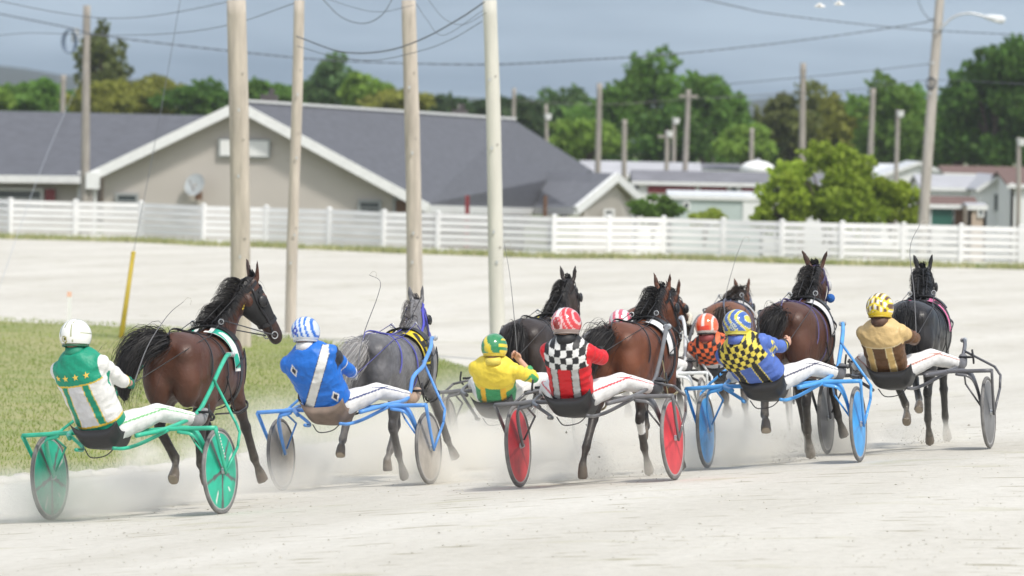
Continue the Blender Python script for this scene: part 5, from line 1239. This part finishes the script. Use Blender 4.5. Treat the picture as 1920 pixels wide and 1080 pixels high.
# --- helmets: f(x right, y front, z up) on the unit shell; y < 0 is the back seen by the camera
def hel1(x, y, z):
    if z < -.50: return (.06, .09, .03)
    if abs(abs(x) - .42 + .12 * z) < .022 or abs(x + .06) < .02 or (abs(x) > .86 and abs(z - .1) < .03): return (.22, .24, .08)
    if y < 0 and abs(math.hypot(x + .06, z + .28) - .17) < .04: return (.30, .27, .03)
    if y < 0 and math.hypot(x + .06, z + .28) < .09: return (.10, .09, .02)
    return (.80, .80, .76)
def hel2(x, y, z):
    if z < -.42: return (.60, .64, .68)
    if abs(x + .12) + abs(z - .0) * .8 < .28: return (.01, .05, .42) if abs(x + .12) + abs(z) * .8 > .12 else (.5, .6, .8)
    return (.03, .16, .60) if math.sin(x * 17 + z * 5 + y * 4) > .25 else (.62, .70, .80)
def hel3(x, y, z):
    if z < -.46: return (.72, .52, .02)
    if abs(x * .8 + z * .45) < .14 or (abs(x) > .80 and math.sin(z * 14) > 0): return (.80, .60, .03)
    return (.03, .24, .09) if math.hypot(x, z + .1) > .32 else (.62, .55, .05)
def hel4(x, y, z):
    if z < -.40: return (.30, .22, .20)
    if z > .35 and abs(x + .12) < .16: return (.75, .72, .72)
    d = math.hypot(x + .12, (z + .02) * .9)
    if abs(d - .40) < .05: return (.72, .5, .5)
    if d < .18 or (abs(x + .12) < .26 and z < -.12): return (.25, .01, .01)
    return (.58, .03, .04) if math.sin(x * 21 + z * 9) < .72 else (.70, .45, .45)
def hel5(x, y, z): return (.75, .70, .70) if math.sin((x + .25 * z) * 11) > .0 else (.68, .10, .16)
def hel6(x, y, z):
    if z < -.40: return (.5, .45, .42)
    if abs(x) < .12 and z > -.1: return (.75, .7, .66)
    if abs(x) < .5 and z < -.05: return (.72, .05, .02)
    return (.78, .13, .04) if abs(abs(x) - .72) > .07 else (.7, .66, .62)
def hel7(x, y, z):
    if z < -.46: return (.62, .55, .08)
    s = math.sin(x * 12 + z * 3.2 + 2 * math.sin(z * 4))
    if math.hypot(x - .22, z + .18) < .24: return (.55, .6, .5) if math.sin(x * 30 + z * 22) > 0 else (.05, .12, .35)
    return (.66, .58, .07) if s > .55 else ((.05, .13, .42) if s < .28 else (.62, .66, .72))
def hel8(x, y, z):
    if z < -.34: return (.78, .56, .01)
    s = math.sin(x * 15) * math.cos(z * 7 + abs(x) * 3)
    return (.75, .74, .70) if s > .30 else ((.14, .07, .04) if s < -.35 else (.78, .60, .02))
def stars(jo, jm, pos, lat, ax, bk, off):
    from mathutils.bvhtree import BVHTree
    tr_ = BVHTree.FromPolygons([v.co for v in jm.vertices], [p.vertices[:] for p in jm.polygons])
    for x in (-.155, -.075, .02, .115):
        mb = MB(); c = pos(x, .80) - off; vs = [c] + [c + lat * (math.cos(R(90 + 36 * k)) * (.030 if k % 2 == 0 else .012)) + ax * (math.sin(R(90 + 36 * k)) * (.030 if k % 2 == 0 else .012)) for k in range(10)]
        o_ = []
        for v in vs:
            h = tr_.ray_cast(v + bk * .2, -bk); o_.append((h[0] + bk * .004) if h[0] else v)
        mb.add(o_, [(0, 1 + k, 1 + (k + 1) % 10) for k in range(10)]); obj('star', mb, mat('gold_star', (.85, .58, .10), .5), jo)
bay = ((.135, .042, .017), (.018, .012, .010), (.022, .017, .015)); dbay = ((.075, .026, .013), (.014, .010, .009), (.018, .014, .013)); seal = ((.032, .022, .019), (.010, .008, .008), (.02, .017, .016))
gray = ((.15, .148, .155), (.075, .075, .08), (.085, .08, .08)); blk = ((.014, .013, .015), (.006, .006, .007), (.012, .012, .013)); lbay = ((.17, .065, .03), (.05, .02, .012), (.035, .022, .018))
BKH = (.012, .010, .010)
dn = [(0, -.11, 1.43), (0, -.22, 1.38), (-.02, -.28, 1.20), (-.03, -.26, .92), (-.03, -.22, .68)]
RIGS = [
 dict(id=0, px=256, py=970, deg=20, y0=.62, dx=.12, hrot=7, W=1.56, r=.362, paint=(.03, .42, .26), disc=((.02, .42, .27), (.10, .11, .11)), spokes=5, ticks=1, letters=1, brace=1,
   sulky='green racing sulky with green disc wheels, nearest of all at the left', horse='dark bay horse with its head turned right and a green number cloth',
   coat=dbay, coatname='dark_bay', hair=BKH, yaw=42, neck=.22, pitch=60, lift=.21, pose=('swing', 'fwd', 'flex', 'reach'), hood=1, fly=.9, mlen=.17, ear=.03,
   tail=[(0, -.11, 1.44), (-.08, -.24, 1.47), (-.22, -.36, 1.38), (-.30, -.42, 1.14), (-.30, -.40, .98)], tw=.105, cloth=((.01, .36, .25), WH, '4'),
   driver=dict(label='driver in white silks with a green starred yoke and a white helmet', lean=(-.08, -.30), h=.60, silk=silk1, helm=hel1, glove=(.005, .16, .10), stripe=(.15, .42, .16), collar=(.01, .22, .13), skin=(.58, .30, .22), sleeve=.42, extra=stars, bulk=1.06,
     hands=[(-.10, -.30, 1.10), (.17, -.36, 1.13)], rim=(.02, .10, .05), boot=(.25, .25, .25), whip=(1, [(0, 0, -.03), (.10, .12, .30), (.24, .25, .55), (.37, .3, .66)], 'thin grey whip raised forward by the driver with the starred green yoke'))),
 dict(id=1, px=668, py=914, deg=19, y0=.45, W=1.44, r=.332, paint=(.10, .30, .72), disc=((.36, .33, .29), (.3, .28, .25)), kink=1, brace=1,
   sulky='light blue racing sulky with zigzag shafts and plain dusty grey wheels', horse='dappled grey horse with white tail and yellow number cloth',
   coat=gray, coatname='grey', hair=(.13, .12, .12), dapple=1, nm=260, yaw=2, neck=-.06, pitch=56, lift=.08, pose=('lift', 'plant', 'back', 'reach'), ribbon=1, harn=(.10, .10, .45), mlen=.08, fly=.2, ear=.02,
   tail=[(0, -.11, 1.42), (-.04, -.24, 1.36), (-.14, -.36, 1.16), (-.16, -.36, .92)], tw=.10, tailcol=(.42, .41, .40), sc=.91, cloth=((.75, .58, .03), BK, '6'),
   driver=dict(label='driver in blue silks with a white diagonal sash and blue patterned helmet', h=.50, lean=(-.09, -.28), twist=10, silk=silk2, helm=hel2, glove=(.5, .5, .5), stripe=(.02, .04, .16), collar=(.7, .7, .7), skin=(.3, .16, .11), bulk=1.12,
     hands=[(-.10, -.30, 1.04), (.16, -.32, 1.04)], rim=(.45, .47, .5), boot=(.42, .30, .22), whip=(1, [(0, 0, -.03), (.05, .12, .35), (.16, .25, .70), (.18, .28, .84), (.08, .28, .90)], 'thin whip with hooked tip held up by the driver wearing the white sash'))),
 dict(id=2, px=968, py=866, deg=16, y0=.45, W=1.40, r=.34, paint=(.10, .10, .105), disc=((.33, .30, .27), (.25, .23, .2)),
   sulky='dark grey sulky under the low driver in yellow and green', horse='near black horse with upright ears ahead of the yellow and green driver',
   coat=seal, coatname='seal_brown', hair=BKH, sc=.93, yaw=-2, neck=.08, pitch=55, lift=.17, pose=('plant', 'lift', 'flex', 'plant'), mlen=.16, tail=dn, cloth=((.6, .5, .08), BK, '5'), seat=(.02, -.66, .52),
   driver=dict(label='low leaning driver in yellow and green silks with a green helmet', lean=(.11, -.42), h=.31, hoff=(.0, .06, .12), silk=silk3, helm=hel3, stripe=(.6, .6, .6), collar=(.75, .6, .1), skin=(.62, .36, .26), sleeve=.55, bulk=1.0, seat=(.02, -.66, .56),
     hands=[(-.14, -.38, .96), (.27, -.62, 1.02)], rim=(.5, .38, .03), whip=(1, [(0, 0, -.06), (-.01, 0, .35), (-.04, .02, .80), (-.09, .05, 1.12)], 'upright dark whip beside the green and yellow helmet'))),
 dict(id=3, px=1120, py=907, deg=17, y0=.62, dx=.05, hob=(.34, .30, .18), W=1.39, r=.36, paint=(.13, .13, .135), disc=((.62, .04, .055), (.42, .02, .03)), spokes=3,
   sulky='dark metal sulky with bright red disc wheels', horse='glossy bay horse with a white number cloth ahead of the red silks',
   coat=bay, coatname='bay', hair=BKH, sc=.90, yaw=8, neck=.04, pitch=52, lift=.07, pose=('back', 'plant', 'flex', 'plant'), wrap=1, mlen=.24, fly=.8, tail=[(0, -.11, 1.42), (-.06, -.24, 1.38), (-.16, -.36, 1.20), (-.20, -.38, .98)], tw=.11, cloth=((.72, .72, .72), BK, ''),
   driver=dict(label='driver in red silks with a checkered black and white yoke and red helmet', h=.45, bulk=.93, lean=(.06, -.30), silk=silk4, helm=hel4, glove=BK, stripe=(.6, .03, .05), collar=BK, skin=(.5, .28, .2), rim=(.25, .2, .18), hands=[(-.12, -.32, 1.08), (.20, -.30, 1.12)])),
 dict(id=4, px=1203, py=833, deg=9, y0=.45, W=1.34, r=.34, paint=(.62, .64, .64), disc=((.50, .50, .48), (.4, .4, .4)), brace=1,
   sulky='white framed sulky mostly hidden behind the red wheeled one', horse='bay horse with a pale sheepskin noseband close behind the glossy bay',
   coat=bay, coatname='bay', hair=BKH, sc=.95, yaw=22, neck=.14, pitch=45, lift=-.10, pose=('lift', 'fwd', 'flex', 'reach'), fleece=1, mlen=.18, tail=dn, cloth=((.30, .40, .70), WH, '2'),
   driver=dict(label='mostly hidden driver with a pink and white striped helmet', lean=(-.04, -.25), h=.36, silk=silk5, helm=hel5, skin=(.5, .28, .2), collar=(.6, .6, .6))),
 dict(id=5, px=1366, py=818, deg=6.5, y0=.45, W=1.34, r=.335, paint=(.10, .10, .105), disc=((.36, .34, .31), (.3, .28, .25)),
   sulky='dark sulky hidden behind the blue one, grey wheel showing between horse legs', horse='light bay horse farthest ahead in the middle with a blue eared bridle',
   coat=lbay, coatname='light_bay', hair=(.03, .018, .012), sc=.95, yaw=-4, neck=.10, pitch=52, lift=-.12, pose=('fwd', 'back', 'reach', 'flex'), mlen=.16, tail=dn, cloth=((.5, .5, .5), BK, ''), harn=(.10, .12, .2),
   driver=dict(label='driver in orange and black checkered silks with an orange helmet', h=.26, lean=(-.10, -.30), silk=silk6, helm=hel6, skin=(.4, .2, .15), collar=(.25, .04, .04), hands=[(-.12, -.32, 1.08), (.16, -.30, 1.08)],
     whip=(1, [(0, 0, -.03), (-.10, .05, .30), (.02, .15, .75), (.13, .2, 1.02)], 'faint thin whip rising over the orange helmet'))),
 dict(id=6, zs=.86, px=1469, py=872, deg=15, y0=.45, hrot=2, dx=-.03, sc=.955,  W=1.40, r=.34, paint=(.07, .32, .72), disc=((.05, .33, .72), (.05, .26, .62)), spokes=3, brace=1,
   sulky='bright blue sulky with blue disc wheels', horse='dark bay horse with blue ear pompoms ahead of the blue and yellow driver',
   coat=dbay, coatname='dark_bay', hair=BKH, yaw=-6, neck=.05, pitch=48, lift=.09, pose=('lift', 'plant', 'plant', 'reach'), pompom=1, mlen=.20, fly=.7, harn=(.10, .08, .20), ear=.075,
   tail=[(0, -.11, 1.43), (-.04, -.22, 1.38), (-.10, -.28, 1.22), (-.14, -.28, .98)], tw=.085, cloth=((.62, .62, .62), BK, ''),
   driver=dict(label='driver in blue silks with a yellow and black checkered yoke and blue helmet', h=.34, lean=(-.16, -.34), twist=8, silk=silk7, helm=hel7, skin=(.62, .36, .26), sleeve=.55, stripe=(.05, .05, .1), collar=(.10, .16, .50), hands=[(-.12, -.32, 1.06), (.20, -.28, 1.10)], bulk=1.04, rim=(.55, .5, .1), boot=(.12, .12, .13))),
 dict(id=7, zs=.45, px=1703, py=846, deg=15, y0=.50, W=1.54, r=.336, paint=(.10, .10, .11), disc=((.14, .14, .145), (.14, .14, .145)), brace=1,
   sulky='dark grey sulky with dark grey disc wheels at the far right', horse='black horse with a pink number cloth, rightmost in the race',
   coat=blk, coatname='black', hair=(.008, .008, .009), sc=.915, hrot=3, dx=-.04, yaw=-6, neck=-.04, pitch=48, lift=.08, pose=('swing', 'plant', 'flex', 'plant'), mlen=.16, ear=.045, tail=dn, cloth=((.62, .16, .32), BK, '7'), rough=.34,
   driver=dict(label='driver in brown and tan silks with a yellow and white helmet', h=.41, bulk=.93, lean=(.0, -.30), seat=(-.04, -.60, .66), silk=silk8, helm=hel8, skin=(.20, .09, .06), stripe=(.45, .20, .16), collar=(.10, .05, .03), hands=[(-.14, -.30, 1.06), (.18, -.28, 1.06)], rim=(.5, .36, .02), boot=(.14, .14, .15),
     whip=(1, [(0, 0, -.03), (-.02, .1, .4), (-.06, .2, .82), (.04, .24, 1.05)], 'thin whip rising to the left of the black horse'))),
]
for K in RIGS:
    M = frame(K['px'], K['py'], K['deg']); st = K.get('seat', (0, -.60, .66))
    sulky(dict(K, M=M, label=K['sulky'], seat=st, seatm=mat('dusty_seat', (.20, .15, .12), .8, var=.3, vscale=8) if K['id'] == 1 else None))
    H = dict(K, M=M, label=K['horse']); ht, at2 = horse(H)
    D = dict(K['driver'], id=K['id'], M=M); D.setdefault('seat', st); dt, arms = driver(D)
    # driving lines from each hand through the terret to the bit
    for i in (0, 1):
        h = arms[i][2] + (arms[i][2] - arms[i][1]).normalized() * .05; oy = Vector((0, K['y0'], 0)); mb = MB()
        hm_ = (Matrix.Translation((K.get('dx', 0), K['y0'], 0)) @ Matrix.Rotation(R(K.get('hrot', 0)), 4, 'Z') @ Matrix.Scale(K.get('sc', 1), 4)).inverted()
        pts = [hm_ @ h, trunk_at(.12, 90 + 52 * (1 - 2 * i), .035), at2['ter'][i], at2['bitL' if i == 0 else 'bitR']]
        mb.limb([pts[0], pts[1], trunk_at(.55, 90 + 34 * (1 - 2 * i), .03), pts[2]], [(.011, .003)] * 4, None, n=6, sub=1); mb.rod(pts[2], pts[3], .006, n=6)
        obj('driving_line', mb, mat('line_%d' % K['id'], K.get('harn', (.05, .05, .055)) if K['id'] in (1,) else (.06, .06, .065), .5), ht, label=None)
# ============================================================ DUST, CLODS, HAZE
def dustmat(name, dens, sc, seed):
    m = bpy.data.materials.new(name); m.use_nodes = True; t = m.node_tree; t.nodes.clear(); L = t.links.new
    o = t.nodes.new('ShaderNodeOutputMaterial'); v = t.nodes.new('ShaderNodeVolumePrincipled'); v.inputs['Color'].default_value = (.985, .965, .91, 1); v.inputs['Anisotropy'].default_value = .1
    tc = t.nodes.new('ShaderNodeTexCoord'); ln = t.nodes.new('ShaderNodeVectorMath'); ln.operation = 'LENGTH'; L(tc.outputs['Object'], ln.inputs[0])
    mr = t.nodes.new('ShaderNodeMapRange'); mr.interpolation_type = 'SMOOTHSTEP'; mr.inputs['From Min'].default_value = .98; mr.inputs['From Max'].default_value = .05; L(ln.outputs['Value'], mr.inputs['Value'])
    ge = t.nodes.new('ShaderNodeNewGeometry'); n = t.nodes.new('ShaderNodeTexNoise'); n.inputs['Scale'].default_value = sc; n.inputs['Detail'].default_value = 3; L(ge.outputs['Position'], n.inputs['Vector'])
    r2 = t.nodes.new('ShaderNodeMapRange'); r2.inputs['From Min'].default_value = .40; r2.inputs['From Max'].default_value = .68; r2.inputs['To Max'].default_value = dens; L(n.outputs[0], r2.inputs['Value'])
    mu = t.nodes.new('ShaderNodeMath'); mu.operation = 'MULTIPLY'; L(mr.outputs[0], mu.inputs[0]); L(r2.outputs[0], mu.inputs[1]); L(mu.outputs[0], v.inputs['Density']); L(v.outputs[0], o.inputs['Volume'])
    m.cycles.volume_step_rate = 1.0
    return m
dm1 = dustmat('dust_thick', 6.5, 2.3, 0); dm2 = dustmat('dust_thin', 2.2, 1.1, 0)
for i, (px, py, rx, ry, rz, m) in enumerate([
    (100, 975, .75, .9, .42, dm1), (60, 965, 1.2, 1.1, .36, dm2), (300, 950, 1.0, .9, .34, dm2), (525, 915, .65, .9, .42, dm1), (640, 905, 1.2, 1.5, .45, dm2), (810, 905, .55, .8, .32, dm1),
    (740, 885, .7, 1.0, .40, dm1), (880, 880, 1.0, 1.3, .5, dm1), (985, 905, .55, .8, .36, dm1), (1115, 898, .5, .7, .34, dm1), (1215, 892, .4, .6, .22, dm1), (1338, 875, .6, .9, .50, dm1), (1060, 862, 1.1, 1.2, .5, dm1),
    (1475, 865, .45, .6, .26, dm1), (1430, 845, .6, .9, .4, dm1), (1560, 848, .5, .8, .36, dm1), (1740, 832, .55, .7, .22, dm1), (400, 935, 1.7, 1.4, .36, dm2), (200, 960, 1.3, 1.2, .34, dm2), (700, 880, 2.2, 2.4, .75, dm2), (1150, 880, 1.8, 2.2, .6, dm2), (1000, 850, 2.0, 2.0, .8, dm2), (1400, 855, 1.3, 1.8, .5, dm2), (320, 900, .7, .9, .4, dm1), (370, 925, .5, .7, .3, dm1)]):
    p = gp(px, py); mb = MB(); mb.ball((0, 0, 0), 1, 24, 12, z0=-1); o = obj('dust_cloud', mb, m); o.location = p + Vector((0, 0, rz * .35)); o.scale = (rx, ry, rz)
    tag(o, None, None, None, 'stuff')
# clods and sand thrown up by hooves and wheels
mb = MB(); r = random.Random(4)
for px, py, n, sp, h in ((290, 925, 150, .55, .25), (1475, 866, 240, .22, .22), (1505, 862, 160, .2, .2), (1740, 832, 260, .30, .18), (1115, 898, 220, .22, .25), (1215, 892, 160, .2, .16), (1690, 825, 60, .4, .3), (740, 885, 90, .5, .2), (1430, 842, 80, .25, .2), (520, 915, 70, .4, .2), (980, 905, 60, .3, .2)):
    c = gp(px, py)
    for _ in range(n):
        q = c + Vector((r.gauss(0, sp * .5), r.gauss(0, sp * .5), 0)); q.z = float(G(q.x, q.y)) + abs(r.gauss(0, h)) * r.random() + .005; s = r.uniform(.003, .008) * (1 + (r.random() < .06))
        vs = [q + Vector((r.uniform(-s, s), r.uniform(-s, s), r.uniform(-s, s))) for _ in range(4)]; mb.add(vs, [(0, 1, 2), (0, 2, 3), (0, 3, 1), (1, 3, 2)])
o = obj('flying_clods', mb, mat('clod', (.26, .235, .19), .9)); o['kind'] = 'stuff'
# loose crumbs, hoof cuts and small stones lying on the track
mb = MB()
for _ in range(1700):
    px, py = r.uniform(-40, 1960), r.uniform(800, 1085) ** 1.0; c = gp(px, py) if _ % 13 == 0 else None
    if c is None: q = c0_ + Vector((r.gauss(0, .35), r.gauss(0, .8), 0))
    else: c0_ = c; q = c
    q.z = float(G(q.x, q.y)) + .004; s = r.uniform(.004, .013)
    vs = [q + Vector((r.uniform(-s, s) * 1.4, r.uniform(-s, s), r.uniform(0, s * .8))) for _ in range(5)]; mb.add(vs, [(0, 1, 2), (0, 2, 3), (0, 3, 4), (1, 3, 2), (1, 4, 3)])
o = obj('loose_crumbs', mb, mat('crumb', (.46, .44, .37), .9)); o['kind'] = 'stuff'
def hazebox():
    x0, x1, y0, y1, z0, z1 = -3100, 3100, -90, 3100, -8, 75
    mb = MB(); mb.box(((x0 + x1) / 2, (y0 + y1) / 2, (z0 + z1) / 2), (x1 - x0, y1 - y0, z1 - z0))
    m = bpy.data.materials.new('haze'); m.use_nodes = True; t = m.node_tree; t.nodes.clear(); o = t.nodes.new('ShaderNodeOutputMaterial'); v = t.nodes.new('ShaderNodeVolumePrincipled')
    v.inputs['Color'].default_value = (.80, .87, .95, 1); v.inputs['Density'].default_value = .00015; t.links.new(v.outputs[0], o.inputs['Volume'])
    ob = obj('haze', mb, m); ob['kind'] = 'stuff'
hazebox()
